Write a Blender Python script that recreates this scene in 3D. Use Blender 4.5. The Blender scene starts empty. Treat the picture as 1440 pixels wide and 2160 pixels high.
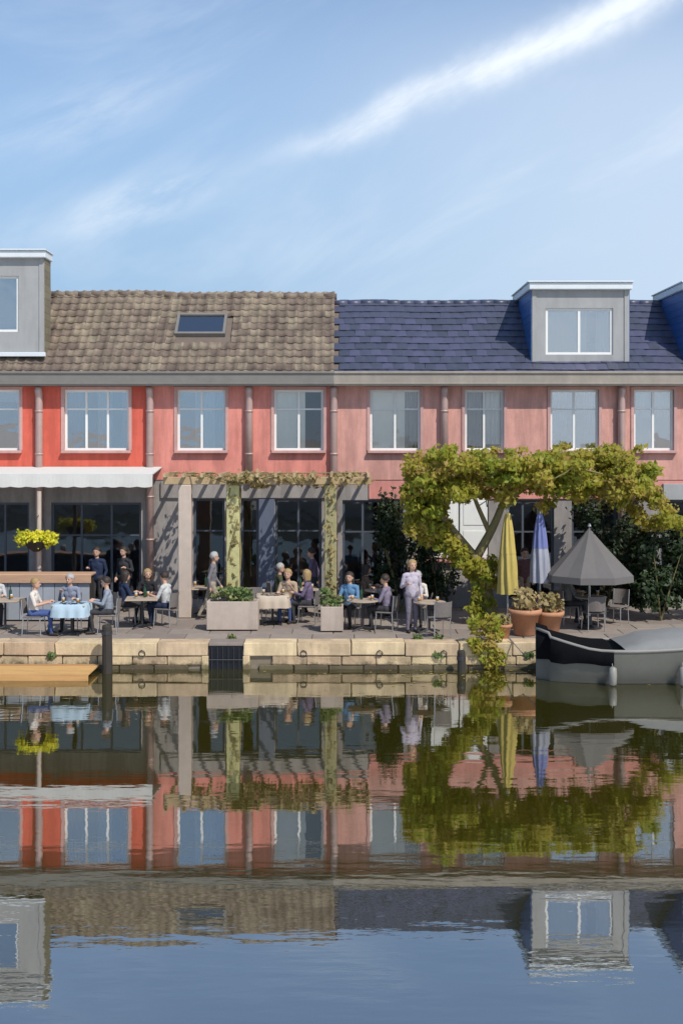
import bpy, bmesh, math, random
import numpy as np
from mathutils import Vector, Matrix
R=math.radians; PI=math.pi
rnd=random.Random(7)
sc=bpy.context.scene; COL=sc.collection
# ------------------------------------------------------------------ camera, sky, sun, exposure
F=2600.0; Y0=934.0; HC=5.2            # focal length (photo px), horizon row, eye height over the water
cam=bpy.data.cameras.new('camera'); camo=bpy.data.objects.new('camera',cam); COL.objects.link(camo)
cam.sensor_fit='VERTICAL'; cam.sensor_height=36; cam.lens=36*F/2160
cam.shift_y=(Y0-1080)/2160; cam.clip_end=4000
camo.location=(0,0,HC); camo.rotation_euler=(PI/2,0,0); sc.camera=camo
SUN_EL,SUN_AZ=R(50),R(143)            # azimuth clockwise from +Y: sun behind the camera, to the right
w=bpy.data.worlds.new('World'); sc.world=w; w.use_nodes=True
nt=w.node_tree; N=nt.nodes.new; L=nt.links.new
sky=N('ShaderNodeTexSky'); sky.sky_type='NISHITA'; sky.sun_disc=False
sky.sun_elevation=SUN_EL; sky.sun_rotation=SUN_AZ; sky.air_density=1.0; sky.dust_density=.4; sky.ozone_density=.7; sky.altitude=1200
bg=nt.nodes['Background']; bg.inputs[1].default_value=.15
def m_(nt,op,a,b=None,c=None):
    n=nt.nodes.new('ShaderNodeMath'); n.operation=op
    for i,v in enumerate((a,b,c)):
        if v is None: continue
        if isinstance(v,(int,float)): n.inputs[i].default_value=v
        else: nt.links.new(v,n.inputs[i])
    return n.outputs[0]
def ramp_(nt,v,a,b,c=0,d=1):
    n=nt.nodes.new('ShaderNodeMapRange'); n.interpolation_type='SMOOTHSTEP'
    nt.links.new(v,n.inputs[0]); n.inputs[1].default_value=a; n.inputs[2].default_value=b
    n.inputs[3].default_value=c; n.inputs[4].default_value=d; return n.outputs[0]
tc=N('ShaderNodeTexCoord'); sp=N('ShaderNodeSeparateXYZ'); L(tc.outputs['Generated'],sp.inputs[0])
# cirrus layer: directions projected on a flat cloud sheet overhead
zc=m_(nt,'MAXIMUM',sp.outputs[2],.03)
# u/v on the sky seen to the north: x/y and z/y tangents are fine for a cirrus layer far away
az=m_(nt,'ARCTAN2',sp.outputs[0],sp.outputs[1]); el=m_(nt,'ARCSINE',sp.outputs[2])
cv=N('ShaderNodeCombineXYZ'); L(az,cv.inputs[0]); L(el,cv.inputs[1])
mp=N('ShaderNodeMapping'); mp.inputs['Rotation'].default_value=(0,0,R(-27)); mp.inputs['Scale'].default_value=(1,1,1); L(cv.outputs[0],mp.inputs[0])
def noise(vec,scale,detail=6,rough=.6,sx=1,sy=1,dist=0):
    q=N('ShaderNodeMapping'); q.inputs['Scale'].default_value=(sx,sy,1); L(vec,q.inputs[0])
    n=N('ShaderNodeTexNoise'); n.inputs['Scale'].default_value=scale; n.inputs['Detail'].default_value=detail
    n.inputs['Roughness'].default_value=rough; n.inputs['Distortion'].default_value=dist; L(q.outputs[0],n.inputs[0]); return n.outputs[0]
wob=noise(cv.outputs[0],7,5,.6)
# the streak: distance from a slightly bent line that climbs to the right
lin=m_(nt,'SUBTRACT',el,m_(nt,'ADD',m_(nt,'MULTIPLY',az,.385),.2475))
lin=m_(nt,'ADD',lin,m_(nt,'MULTIPLY',m_(nt,'SUBTRACT',wob,.5),.055))
width=ramp_(nt,az,-.12,.24,.009,.0165)
core=m_(nt,'DIVIDE',lin,width); core=m_(nt,'POWER',2.718,m_(nt,'MULTIPLY',m_(nt,'MULTIPLY',core,core),-1.0))
fib=noise(mp.outputs[0],16,7,.65,.5,2.2,.3)
along=m_(nt,'MULTIPLY',ramp_(nt,az,-.10,.09,.0,1),ramp_(nt,az,.62,.30))
streak=m_(nt,'MULTIPLY',m_(nt,'MULTIPLY',core,along),ramp_(nt,fib,.2,.62,.4,1.15))
veil=noise(mp.outputs[0],5,6,.6,.55,1.6,.4); veil2=noise(cv.outputs[0],2.2,3,.5)
soft=m_(nt,'MULTIPLY',ramp_(nt,veil,.45,.72),.33)
# two loose cirrus patches low on the left
def patch(a0,e0,wa,we,k):
    a=m_(nt,'DIVIDE',m_(nt,'SUBTRACT',az,a0),wa); e=m_(nt,'DIVIDE',m_(nt,'SUBTRACT',m_(nt,'SUBTRACT',el,m_(nt,'MULTIPLY',az,.3)),e0),we)
    q=m_(nt,'POWER',2.718,m_(nt,'MULTIPLY',m_(nt,'ADD',m_(nt,'MULTIPLY',a,a),m_(nt,'MULTIPLY',e,e)),-1.0))
    return m_(nt,'MULTIPLY',m_(nt,'MULTIPLY',q,ramp_(nt,fib,.3,.62,.15,1.1)),k)
soft=m_(nt,'MULTIPLY',soft,ramp_(nt,el,.46,.33,.35,1))
soft=m_(nt,'ADD',soft,m_(nt,'ADD',patch(-.165,.2375,.062,.017,.62),patch(-.205,.315,.07,.026,.32)))
right=m_(nt,'MULTIPLY',m_(nt,'MULTIPLY',ramp_(nt,az,-.22,.3),ramp_(nt,el,.40,.26)),m_(nt,'ADD',.26,m_(nt,'MULTIPLY',veil2,.26)))
low=m_(nt,'MULTIPLY',ramp_(nt,el,.30,.0),.05)
clear=m_(nt,'SUBTRACT',1,m_(nt,'MINIMUM',m_(nt,'ADD',m_(nt,'ADD',m_(nt,'MULTIPLY',soft,.75),right),low),.8))
cov=m_(nt,'SUBTRACT',1,m_(nt,'MULTIPLY',clear,m_(nt,'SUBTRACT',1,m_(nt,'MINIMUM',m_(nt,'MULTIPLY',streak,.95),1))))
hz=N('ShaderNodeMix'); hz.data_type='RGBA'; L(m_(nt,'MULTIPLY',ramp_(nt,el,.44,.06,.08,.92),1.0),hz.inputs['Factor']); L(sky.outputs[0],hz.inputs['A']); hz.inputs['B'].default_value=(1.68,2.70,4.0,1)   # thin summer haze low in the sky
mx=N('ShaderNodeMix'); mx.data_type='RGBA'; L(cov,mx.inputs['Factor']); L(hz.outputs['Result'],mx.inputs['A']); mx.inputs['B'].default_value=(5.3,5.7,6.2,1)
L(mx.outputs['Result'],bg.inputs[0])
sl=bpy.data.lights.new('sun','SUN'); sl.energy=3.8; sl.angle=R(.5); sl.color=(1,.95,.87)
so=bpy.data.objects.new('sun',sl); COL.objects.link(so)
sd=Vector((math.sin(SUN_AZ)*math.cos(SUN_EL),math.cos(SUN_AZ)*math.cos(SUN_EL),math.sin(SUN_EL)))
so.rotation_euler=sd.to_track_quat('Z','Y').to_euler(); so.location=(20,-20,40)
sc.view_settings.view_transform='Standard'; sc.view_settings.look='None'; sc.view_settings.gamma=1; sc.view_settings.exposure=.25

# ------------------------------------------------------------------ helpers
def X(px,Y): return (px-720)*Y/F
def Z(py,Y): return HC-(py-Y0)*Y/F
D=34.7; Q=28.3; TZ=.6                  # facade plane, quay edge, terrace height
class MB:
    def __init__(s): s.v=[]; s.f=[]; s.m=[]
    def add(s,vs,fs,m=0):
        k=len(s.v); s.v+= [tuple(p) for p in vs]; s.f+=[tuple(i+k for i in f) for f in fs]; s.m+=[m]*len(fs)
    def quad(s,a,b,c,d,m=0): s.add((a,b,c,d),[(0,1,2,3)],m)
    def box(s,x0,x1,y0,y1,z0,z1,m=0,bev=0,mat=None):
        x0,x1=min(x0,x1),max(x0,x1); y0,y1=min(y0,y1),max(y0,y1); z0,z1=min(z0,z1),max(z0,z1)
        if bev:
            bm=bmesh.new(); bmesh.ops.create_cube(bm,size=1)
            for v in bm.verts: v.co=Vector((x0+(v.co.x+.5)*(x1-x0),y0+(v.co.y+.5)*(y1-y0),z0+(v.co.z+.5)*(z1-z0)))
            bmesh.ops.bevel(bm,geom=bm.edges[:],offset=bev,segments=1,affect='EDGES',profile=.7)
            bm.verts.index_update(); vs=[v.co.copy() for v in bm.verts]; fs=[[v.index for v in f.verts] for f in bm.faces]; bm.free()
        else:
            vs=[Vector((x,y,z)) for x in (x0,x1) for y in (y0,y1) for z in (z0,z1)]
            fs=[(0,1,3,2),(4,6,7,5),(0,4,5,1),(2,3,7,6),(0,2,6,4),(1,5,7,3)]
        if mat: vs=[mat@v for v in vs]
        s.add(vs,fs,m)
    def tube(s,pts,rs,n=8,m=0,cap=True):
        pts=[Vector(p) for p in pts]; rs=rs if hasattr(rs,'__len__') else [rs]*len(pts)
        k=len(s.v); up=None; fs=[]
        for i,p in enumerate(pts):
            t=(pts[min(i+1,len(pts)-1)]-pts[max(i-1,0)]).normalized()
            if up is None: up=Vector((1,0,0)) if abs(t.x)<.9 else Vector((0,1,0))
            a=(up-t*up.dot(t)).normalized(); b=t.cross(a); up=a
            for j in range(n):
                g=2*PI*j/n; s.v.append(tuple(p+(a*math.cos(g)+b*math.sin(g))*rs[i]))
        for i in range(len(pts)-1):
            for j in range(n): fs.append((k+i*n+j,k+i*n+(j+1)%n,k+(i+1)*n+(j+1)%n,k+(i+1)*n+j))
        if cap: fs.append(tuple(k+j for j in reversed(range(n)))); fs.append(tuple(k+(len(pts)-1)*n+j for j in range(n)))
        s.f+=fs; s.m+=[m]*len(fs)
    def lathe(s,prof,n=16,m=0,c=(0,0,0)):
        k=len(s.v); fs=[]
        for r,z in prof:
            for j in range(n): g=2*PI*j/n; s.v.append((c[0]+r*math.cos(g),c[1]+r*math.sin(g),c[2]+z))
        for i in range(len(prof)-1):
            for j in range(n): fs.append((k+i*n+j,k+i*n+(j+1)%n,k+(i+1)*n+(j+1)%n,k+(i+1)*n+j))
        fs.append(tuple(k+j for j in reversed(range(n)))); fs.append(tuple(k+(len(prof)-1)*n+j for j in range(n)))
        s.f+=fs; s.m+=[m]*len(fs)
    def mesh(s,name,mats,smooth=False):
        me=bpy.data.meshes.new(name); me.from_pydata(s.v,[],s.f)
        for q in (mats if isinstance(mats,(list,tuple)) else [mats]): me.materials.append(q)
        me.polygons.foreach_set('material_index',s.m)
        if smooth: me.polygons.foreach_set('use_smooth',[True]*len(s.f))
        me.update(); return me
    def build(s,name,mats,parent=None,smooth=False,loc=None):
        return link(name,s.mesh(name,mats,smooth),parent,loc)
def link(name,me,parent=None,loc=None):
    o=bpy.data.objects.new(name,me); COL.objects.link(o)
    if parent is not None: o.parent=parent
    if loc is not None: o.location=loc
    return o
def tag(o,label,cat,group=None):
    o['label']=label; o['category']=cat
    if group: o['group']=group
    return o
def thing(name,label,cat,loc=(0,0,0),rz=0,group=None):
    o=bpy.data.objects.new(name,None); COL.objects.link(o); o.location=loc; o.rotation_euler=(0,0,rz); o.empty_display_size=.2
    return tag(o,label,cat,group)
def kids(o): return [c for c in KID.get(o.name,[])]
KID={}
def copy_tree(o,allo,parent=None):
    c=o.copy(); COL.objects.link(c); c.parent=parent
    for ch in [k for k in allo if k.parent==o]: copy_tree(ch,allo,c)
    return c
def dup(o,loc,rz,label):
    c=copy_tree(o,list(bpy.data.objects)); c.location=loc; c.rotation_euler=(0,0,rz); c['label']=label; return c

# ------------------------------------------------------------------ materials
def mat(name,col,rough=.75,var=.18,scale=6,bump=.15,bscale=None,metal=0,hue=None,obj_var=0,spec=.4,stretch=(1,1,1),stain=0,algae=False):
    M=bpy.data.materials.new(name); M.use_nodes=True; t=M.node_tree; b=t.nodes['Principled BSDF']
    b.inputs['Roughness'].default_value=rough; b.inputs['Metallic'].default_value=metal; b.inputs['Specular IOR Level'].default_value=spec
    c=t.nodes.new('ShaderNodeTexCoord'); mpn=t.nodes.new('ShaderNodeMapping'); mpn.inputs['Scale'].default_value=stretch
    g=t.nodes.new('ShaderNodeNewGeometry'); t.links.new(g.outputs['Position'],mpn.inputs[0])
    n=t.nodes.new('ShaderNodeTexNoise'); n.inputs['Scale'].default_value=scale; n.inputs['Detail'].default_value=6; n.inputs['Roughness'].default_value=.65
    t.links.new(mpn.outputs[0],n.inputs[0])
    hsv=t.nodes.new('ShaderNodeHueSaturation'); hsv.inputs['Color'].default_value=(*col,1)
    v=m_(t,'ADD',m_(t,'MULTIPLY',m_(t,'SUBTRACT',n.outputs[0],.5),var*4),1.0)
    if obj_var:
        oi=t.nodes.new('ShaderNodeObjectInfo')
        v=m_(t,'MULTIPLY',v,m_(t,'ADD',1-obj_var,m_(t,'MULTIPLY',oi.outputs['Random'],2*obj_var)))
        t.links.new(m_(t,'ADD',.5-obj_var*.06,m_(t,'MULTIPLY',oi.outputs['Random'],obj_var*.12)),hsv.inputs['Hue'])
    if stain:
        n2=t.nodes.new('ShaderNodeTexNoise'); n2.inputs['Scale'].default_value=1.1; n2.inputs['Detail'].default_value=8; n2.inputs['Roughness'].default_value=.7
        m2=t.nodes.new('ShaderNodeMapping'); m2.inputs['Scale'].default_value=(2.2,2.2,.35); t.links.new(g.outputs['Position'],m2.inputs[0]); t.links.new(m2.outputs[0],n2.inputs[0])
        v=m_(t,'MULTIPLY',v,ramp_(t,n2.outputs[0],.36,.62,1-stain,1.05))
    t.links.new(v,hsv.inputs['Value']); t.links.new(hsv.outputs[0],b.inputs['Base Color'])
    if algae:
        sz=t.nodes.new('ShaderNodeSeparateXYZ'); t.links.new(g.outputs['Position'],sz.inputs[0])
        lv=m_(t,'ADD',sz.outputs[2],m_(t,'MULTIPLY',m_(t,'SUBTRACT',n.outputs[0],.5),.5)); mxa=t.nodes.new('ShaderNodeMix'); mxa.data_type='RGBA'
        t.links.new(ramp_(t,lv,.2,.02,0,.85),mxa.inputs['Factor']); t.links.new(hsv.outputs[0],mxa.inputs['A']); mxa.inputs['B'].default_value=(.055,.048,.018,1); t.links.new(mxa.outputs['Result'],b.inputs['Base Color'])
    if bump:
        nb=t.nodes.new('ShaderNodeTexNoise'); nb.inputs['Scale'].default_value=bscale or scale*5; nb.inputs['Detail'].default_value=5
        t.links.new(mpn.outputs[0],nb.inputs[0]); bp=t.nodes.new('ShaderNodeBump'); bp.inputs['Strength'].default_value=bump; bp.inputs['Distance'].default_value=.03
        t.links.new(nb.outputs[0],bp.inputs['Height']); t.links.new(bp.outputs[0],b.inputs['Normal'])
    return M
def leafmat(name,cols,trans=.35):
    M=bpy.data.materials.new(name); M.use_nodes=True; t=M.node_tree; b=t.nodes['Principled BSDF']; b.inputs['Roughness'].default_value=.5; b.inputs['Specular IOR Level'].default_value=.3
    a=t.nodes.new('ShaderNodeAttribute'); a.attribute_name='tint'
    r=t.nodes.new('ShaderNodeValToRGB'); e=r.color_ramp.elements
    while len(e)<len(cols): e.new(.5)
    for i,c in enumerate(cols): e[i].position=i/(len(cols)-1); e[i].color=(*c,1)
    t.links.new(a.outputs['Fac'],r.inputs[0]); t.links.new(r.outputs[0],b.inputs['Base Color'])
    tr=t.nodes.new('ShaderNodeBsdfTranslucent'); t.links.new(r.outputs[0],tr.inputs[0]); mxs=t.nodes.new('ShaderNodeMixShader'); mxs.inputs[0].default_value=trans
    t.links.new(b.outputs[0],mxs.inputs[1]); t.links.new(tr.outputs[0],mxs.inputs[2]); t.links.new(mxs.outputs[0],t.nodes['Material Output'].inputs[0]); return M
def glassmat(name,base=.16,tint=(.75,.8,.82)):
    M=bpy.data.materials.new(name); M.use_nodes=True; t=M.node_tree
    for n in list(t.nodes):
        if n.type=='BSDF_PRINCIPLED': t.nodes.remove(n)
    tr=t.nodes.new('ShaderNodeBsdfTransparent'); tr.inputs[0].default_value=(*tint,1); gl=t.nodes.new('ShaderNodeBsdfGlossy'); gl.inputs['Roughness'].default_value=.02
    fr=t.nodes.new('ShaderNodeFresnel'); fr.inputs[0].default_value=1.5
    g=t.nodes.new('ShaderNodeNewGeometry'); n=t.nodes.new('ShaderNodeTexNoise'); n.inputs['Scale'].default_value=1.3; t.links.new(g.outputs['Position'],n.inputs[0])
    bp=t.nodes.new('ShaderNodeBump'); bp.inputs['Strength'].default_value=.13; bp.inputs['Distance'].default_value=.05; t.links.new(n.outputs[0],bp.inputs['Height']); t.links.new(bp.outputs[0],gl.inputs['Normal'])
    mxs=t.nodes.new('ShaderNodeMixShader'); t.links.new(m_(t,'ADD',fr.outputs[0],base),mxs.inputs[0]); t.links.new(tr.outputs[0],mxs.inputs[1]); t.links.new(gl.outputs[0],mxs.inputs[2])
    t.links.new(mxs.outputs[0],t.nodes['Material Output'].inputs[0]); return M
M=dict(
 coral=mat('coral_plaster',(.60,.115,.075),.85,.10,3,.3,40,stain=.2),
 rose=mat('rose_plaster',(.66,.245,.195),.85,.10,3,.3,40,stain=.24),
 salmon=mat('salmon_plaster',(.61,.315,.26),.85,.10,3,.3,40,stain=.26),
 shop=mat('taupe_plaster',(.29,.265,.25),.85,.12,3,.2,50,stain=.25),
 surround=mat('pink_stone',(.50,.30,.27),.8,.1,5,.15,stain=.1),
 pink=mat('pink_render',(.60,.25,.21),.85,.1,4,.2,50,stain=.15),
 brick=mat('shadow_brick',(.16,.09,.07),.9,.2,8,.2),
 tile=mat('brown_clay_tile',(.20,.155,.115),.8,.22,5,.3,25,obj_var=.26,stain=.35),
 slate=mat('blue_glazed_tile',(.056,.062,.10),.45,.15,4,.1,20,obj_var=.25,spec=.6),
 bluecheek=mat('blue_painted_board',(.024,.095,.27),.5,.12,4,.1,30,obj_var=.12),
 olivecheek=mat('olive_board',(.19,.165,.11),.8,.12,4,.1,30,obj_var=.12),
 zinc=mat('zinc',(.34,.34,.33),.5,.12,3,.08,30,metal=.25),
 greypaint=mat('grey_dormer_paint',(.31,.31,.305),.6,.06,3,.08,40,stain=.1),
 gutter=mat('gutter_zinc',(.20,.185,.165),.5,.1,4,.05,20,metal=.2),
 soffit=mat('soffit_wood',(.14,.11,.09),.8,.15,3,.1,30),
 pipe=mat('downpipe_zinc',(.43,.30,.27),.5,.1,5,.05,20,metal=.2),
 white=mat('white_paint',(.72,.72,.69),.5,.04,4,.05,30),
 lead=mat('lead_cap',(.62,.66,.68),.5,.06,3,.05,30),
 canvas=mat('white_canvas',(.58,.575,.54),.9,.04,5,.08,80),
 curtain=mat('pale_curtain',(.82,.80,.74),.9,.06,3,.25,20,stretch=(9,9,.3)),
 lilac=mat('lilac_curtain',(.48,.38,.42),.9,.06,3,.25,20,stretch=(9,9,.3)), greycurtain=mat('grey_curtain',(.33,.34,.35),.9,.06,3,.25,20,stretch=(9,9,.3)),
 blind=mat('cream_blind',(.88,.86,.75),.85,.04,4,.05,40),
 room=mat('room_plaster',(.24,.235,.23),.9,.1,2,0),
 shopframe=mat('slate_frame',(.07,.08,.10),.5,.08,5,.05,30),
 greyframe=mat('grey_frame',(.22,.21,.22),.5,.08,5,.05,30),
 stone=mat('tan_stone',(.47,.355,.215),.85,.16,5,.45,22,obj_var=.16,stain=.3,algae=True),
 cope=mat('coping_stone',(.53,.40,.25),.85,.13,5,.35,24,obj_var=.14,stain=.25),
 wet=mat('wet_stone',(.085,.065,.035),.5,.2,5,.4,20,obj_var=.2),
 mortar=mat('mortar',(.17,.14,.10),.9,.15,8,.2),
 slab=mat('paving_slab_stone',(.235,.195,.165),.85,.13,4,.25,30,obj_var=.13),
 bed=mat('paving_bed',(.16,.14,.115),.9,.15,6,.2),
 earth=mat('earth',(.10,.10,.05),.95,.2,3,.2),
 soil=mat('planter_soil',(.05,.035,.022),.95,.2,20,.4),
 deck=mat('landing_plank_wood',(.47,.265,.10),.8,.2,3,.3,30,obj_var=.16,stretch=(.6,6,6)),
 darkwood=mat('tarred_wood',(.03,.025,.02),.75,.2,6,.3,30,stretch=(6,6,.6)),
 vinewood=mat('pergola_wood',(.40,.30,.17),.8,.18,4,.3,30,obj_var=.08),
 mosspost=mat('lichen_wood',(.45,.42,.20),.9,.2,6,.4,30),
 palepost=mat('pale_painted_wood',(.47,.385,.32),.7,.1,4,.1,30),
 bark=mat('mossy_bark',(.20,.165,.075),.95,.25,8,.6,18,stretch=(2,2,.6)),
 counter=mat('counter_wood',(.44,.27,.17),.6,.18,3,.15,30,stretch=(.5,5,5)),
 panel=mat('blue_grey_panel',(.28,.30,.33),.6,.1,3,.1,30,obj_var=.1),
 planter=mat('beige_planter',(.42,.345,.285),.85,.08,6,.2,40,stain=.15),
 terra=mat('terracotta',(.45,.22,.12),.85,.12,7,.15,40),
 steel=mat('dark_steel',(.06,.06,.065),.4,.05,5,0,metal=.6),
 wicker=mat('grey_wicker',(.16,.14,.13),.8,.25,40,.4,60),
 tabletop=mat('table_wood',(.36,.29,.22),.6,.15,5,.1,30),
 clothpale=mat('pale_blue_cloth',(.36,.47,.55),.9,.05,5,.1,50),
 clothbeige=mat('beige_cloth',(.45,.37,.29),.9,.05,5,.1,50),
 parasol=mat('grey_parasol_fabric',(.125,.116,.112),.9,.06,4,.1,60),
 yellowfab=mat('yellow_parasol_fabric',(.44,.345,.10),.9,.08,5,.2,40),
 bluefab=mat('blue_parasol_fabric',(.15,.175,.36),.9,.08,5,.2,40),
 lavfab=mat('lavender_parasol_fabric',(.31,.32,.375),.9,.08,5,.2,40),
 alu=mat('aluminium',(.5,.5,.5),.35,.04,5,0,metal=.8),
 hull=mat('black_hull',(.008,.008,.010),.3,.1,4,.05,20,spec=.5),  # black of the culvert sheet: shade of the opening put into colour
 boatgrey=mat('grey_boat_cover',(.19,.195,.19),.75,.08,3,.2,25),
 gutter2=mat('taupe_gutter_paint',(.29,.255,.215),.6,.1,4,.05,20,stain=.1),
 boathull=mat('grey_boat_hull',(.10,.10,.085),.6,.1,3,.05,20),
 tarp=mat('black_tarpaulin',(.006,.006,.007),.95,.15,5,.3,14,spec=.05),
 mosspost2=mat('old_lichen_wood',(.30,.27,.14),.9,.2,6,.4,30),
 boatrim=mat('boat_rubbing_strake',(.22,.21,.19),.5,.1,4,.05,20),
 glass=glassmat('window_glass',.43,(.95,.97,.98)), shopglass=glassmat('shop_glass',.07,(.72,.75,.78)),
 clearglass=glassmat('clear_glass',.07,(.99,.99,.99)),
 skylight=glassmat('skylight_glass',.42,(.3,.35,.4)),
 skin=mat('skin',(.50,.30,.215),.6,.05,10,.05,50),
 hairdark=mat('dark_hair',(.03,.02,.015),.6,.15,30,.3,80), hairfair=mat('fair_hair',(.30,.20,.09),.6,.15,30,.3,80), hairgrey=mat('grey_hair',(.34,.33,.32),.6,.15,30,.3,80),
 shoe=mat('shoe_leather',(.03,.025,.02),.5,.1,10,.05),
 yellowflower=mat('yellow_petals',(.62,.55,.05),.7,.1,10,0),
)
def cloth(name,c): 
    if name not in M: M[name]=mat(name,c,.9,.12,9,.7,13)
    return M[name]
M['willow']=leafmat('yellow_green_leaf',[(.20,.27,.03),(.34,.355,.04),(.44,.37,.06),(.47,.31,.11)],.55)
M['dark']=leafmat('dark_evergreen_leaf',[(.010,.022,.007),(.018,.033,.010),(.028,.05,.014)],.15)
M['shrub']=leafmat('fresh_green_leaf',[(.07,.13,.03),(.13,.19,.06),(.22,.24,.09)],.3)
M['vine']=leafmat('olive_vine_leaf',[(.19,.16,.055),(.33,.26,.11),(.46,.34,.17)],.35)
M['ylw']=leafmat('yellow_bloom_leaf',[(.25,.30,.02),(.72,.66,.04),(.85,.78,.06)],.35)

# ------------------------------------------------------------------ foliage
def leaves(name,clumps,n,size,material,parent,seed=1,droop=0,loc=(0,0,0),flat=.0):
    """leaf-sized folded faces spread through clumps (centre, radii, weight)"""
    g=np.random.default_rng(seed); W=np.array([c[2] for c in clumps],float); W/=W.sum(); idx=g.choice(len(clumps),n,p=W)
    C=np.array([c[0] for c in clumps],float)[idx]; RR=np.array([c[1] for c in clumps],float)[idx]
    d=g.normal(size=(n,3)); d/=np.linalg.norm(d,axis=1)[:,None]; r=g.random(n)**.45
    p=C+d*RR*r[:,None]*(1+.22*np.sin(d[:,:1]*9+C[:,:1]*3)+.2*np.sin(d[:,2:3]*11+C[:,1:2]*5))
    nrm=d*.6+g.normal(size=(n,3))*.6+np.array([.15,-.5,.5]); nrm/=np.linalg.norm(nrm,axis=1)[:,None]
    a=np.cross(nrm,g.normal(size=(n,3))); a/=np.linalg.norm(a,axis=1)[:,None]
    a[:,2]-=droop; a/=np.linalg.norm(a,axis=1)[:,None]; b=np.cross(nrm,a); b/=np.linalg.norm(b,axis=1)[:,None]
    s=size*(.5+1.0*g.random(n))[:,None]
    v=np.stack([p-a*s*.6,p+b*s*.33+nrm*s*.06,p+a*s*.6,p-b*s*.33+nrm*s*.06],1).reshape(-1,3)
    me=bpy.data.meshes.new(name); me.vertices.add(4*n); me.vertices.foreach_set('co',v.ravel().astype(np.float32))
    me.loops.add(4*n); me.loops.foreach_set('vertex_index',np.arange(4*n,dtype=np.int32))
    me.polygons.add(n); me.polygons.foreach_set('loop_start',np.arange(0,4*n,4,dtype=np.int32)); me.update(calc_edges=True)
    at=me.attributes.new('tint','FLOAT','FACE'); ct=g.random(len(clumps))[idx]
    at.data.foreach_set('value',np.clip(.55*ct+.45*g.random(n)+g.normal(size=n)*.08,0,1).astype(np.float32))
    me.materials.append(material); return link(name,me,parent,loc)

# ------------------------------------------------------------------ water, ground, terrace, quay
def water_mat():
    W=bpy.data.materials.new('canal_water'); W.use_nodes=True; t=W.node_tree; b=t.nodes['Principled BSDF']
    b.inputs['Base Color'].default_value=(.030,.027,.003,1); b.inputs['Roughness'].default_value=.015; b.inputs['IOR'].default_value=6.0
    g=t.nodes.new('ShaderNodeNewGeometry')
    def nz(sx,sy,sc_,de):
        q=t.nodes.new('ShaderNodeMapping'); q.inputs['Scale'].default_value=(sx,sy,1); t.links.new(g.outputs['Position'],q.inputs[0])
        n=t.nodes.new('ShaderNodeTexNoise'); n.inputs['Scale'].default_value=sc_; n.inputs['Detail'].default_value=de; t.links.new(q.outputs[0],n.inputs[0]); return n.outputs[0]
    h=m_(t,'ADD',m_(t,'MULTIPLY',nz(.35,1.2,.9,3),1.0),m_(t,'MULTIPLY',nz(.9,2.4,2.6,3),.16))
    amp=ramp_(t,nz(.12,.3,.5,2),.35,.7,.35,1.0)
    bp=t.nodes.new('ShaderNodeBump'); bp.inputs['Distance'].default_value=.05; t.links.new(m_(t,'MULTIPLY',amp,.17),bp.inputs['Strength']); t.links.new(h,bp.inputs['Height']); t.links.new(bp.outputs[0],b.inputs['Normal'])
    return W
def struct(o): o['kind']='structure'; return o
mb=MB(); mb.quad((-260,-12,0),(260,-12,0),(260,Q+.3,0),(-260,Q+.3,0)); struct(mb.build('water',water_mat()))
mb=MB(); mb.quad((-900,Q+.2,TZ-.12),(900,Q+.2,TZ-.12),(900,1500,TZ-.12),(-900,1500,TZ-.12)); struct(mb.build('ground',M['earth']))
mb=MB(); mb.box(-260,260,-400,-12,-1.5,1.2); struct(mb.build('opposite_bank',mat('opposite_paving',(.34,.32,.29),.9,.15,.6,.2,4)))
# terrace paving: slabs laid one by one on a bed
mb=MB(); mb.box(-18,18,Q+.62,D+.4,TZ-.25,TZ-.03); terr=struct(mb.build('terrace',M['bed']))
sm=MB(); sm.box(-.49,.49,-.385,.385,-.06,0,bev=.008); sme=sm.mesh('paving_slab',M['slab'])
y=Q+1.02; row=0
while y<D-.1:
    x=-13.2+(row%2)*.5
    while x<13.3:
        o=link('paving_slab',sme,terr,(x,y,TZ+rnd.uniform(-.006,.004))); o.rotation_euler=(rnd.gauss(0,.004),rnd.gauss(0,.004),0); x+=1.0
    y+=.785; row+=1
# quay wall: core, two courses of blocks and a coping
mb=MB(); mb.box(-260,260,Q+.06,Q+.62,-1.5,TZ-.16); quay=struct(mb.build('quay_wall',M['mortar']))
CUL=(X(440,Q),X(512,Q))
def stone_piece(name,L_,h,d,material,n):
    out=[]
    for i in range(n):
        b=MB(); b.box(-L_/2,L_/2,-d/2,d/2,-h/2,h/2,bev=.018); me=b.mesh(name,material)
        for v in me.vertices: v.co+=Vector((rnd.gauss(0,.006),rnd.gauss(0,.008),rnd.gauss(0,.006)))
        out.append(me)
    return out
cms=stone_piece('coping_stone',1.18,.30,.62,M['cope'],5)
for xa_,xb_ in ((-13.6,CUL[0]-.01),(CUL[1]+.01,13.8)):
    n=round((xb_-xa_)/1.2); st=(xb_-xa_)/n
    for k in range(n):
        o=link('coping_stone',rnd.choice(cms),quay,(xa_+(k+.5)*st,Q+.30+rnd.uniform(-.012,.012),TZ-.14+rnd.uniform(-.012,.012))); o.rotation_euler=(rnd.gauss(0,.006),rnd.gauss(0,.006),rnd.gauss(0,.008)); o.scale=(st/1.2,1,1)
mb=MB(); mb.box(CUL[0]-.008,CUL[1]+.008,Q+.02,Q+.61,TZ-.07,TZ+.006,bev=.012); mb.build('culvert_lid',M['slab'],quay)
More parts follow.
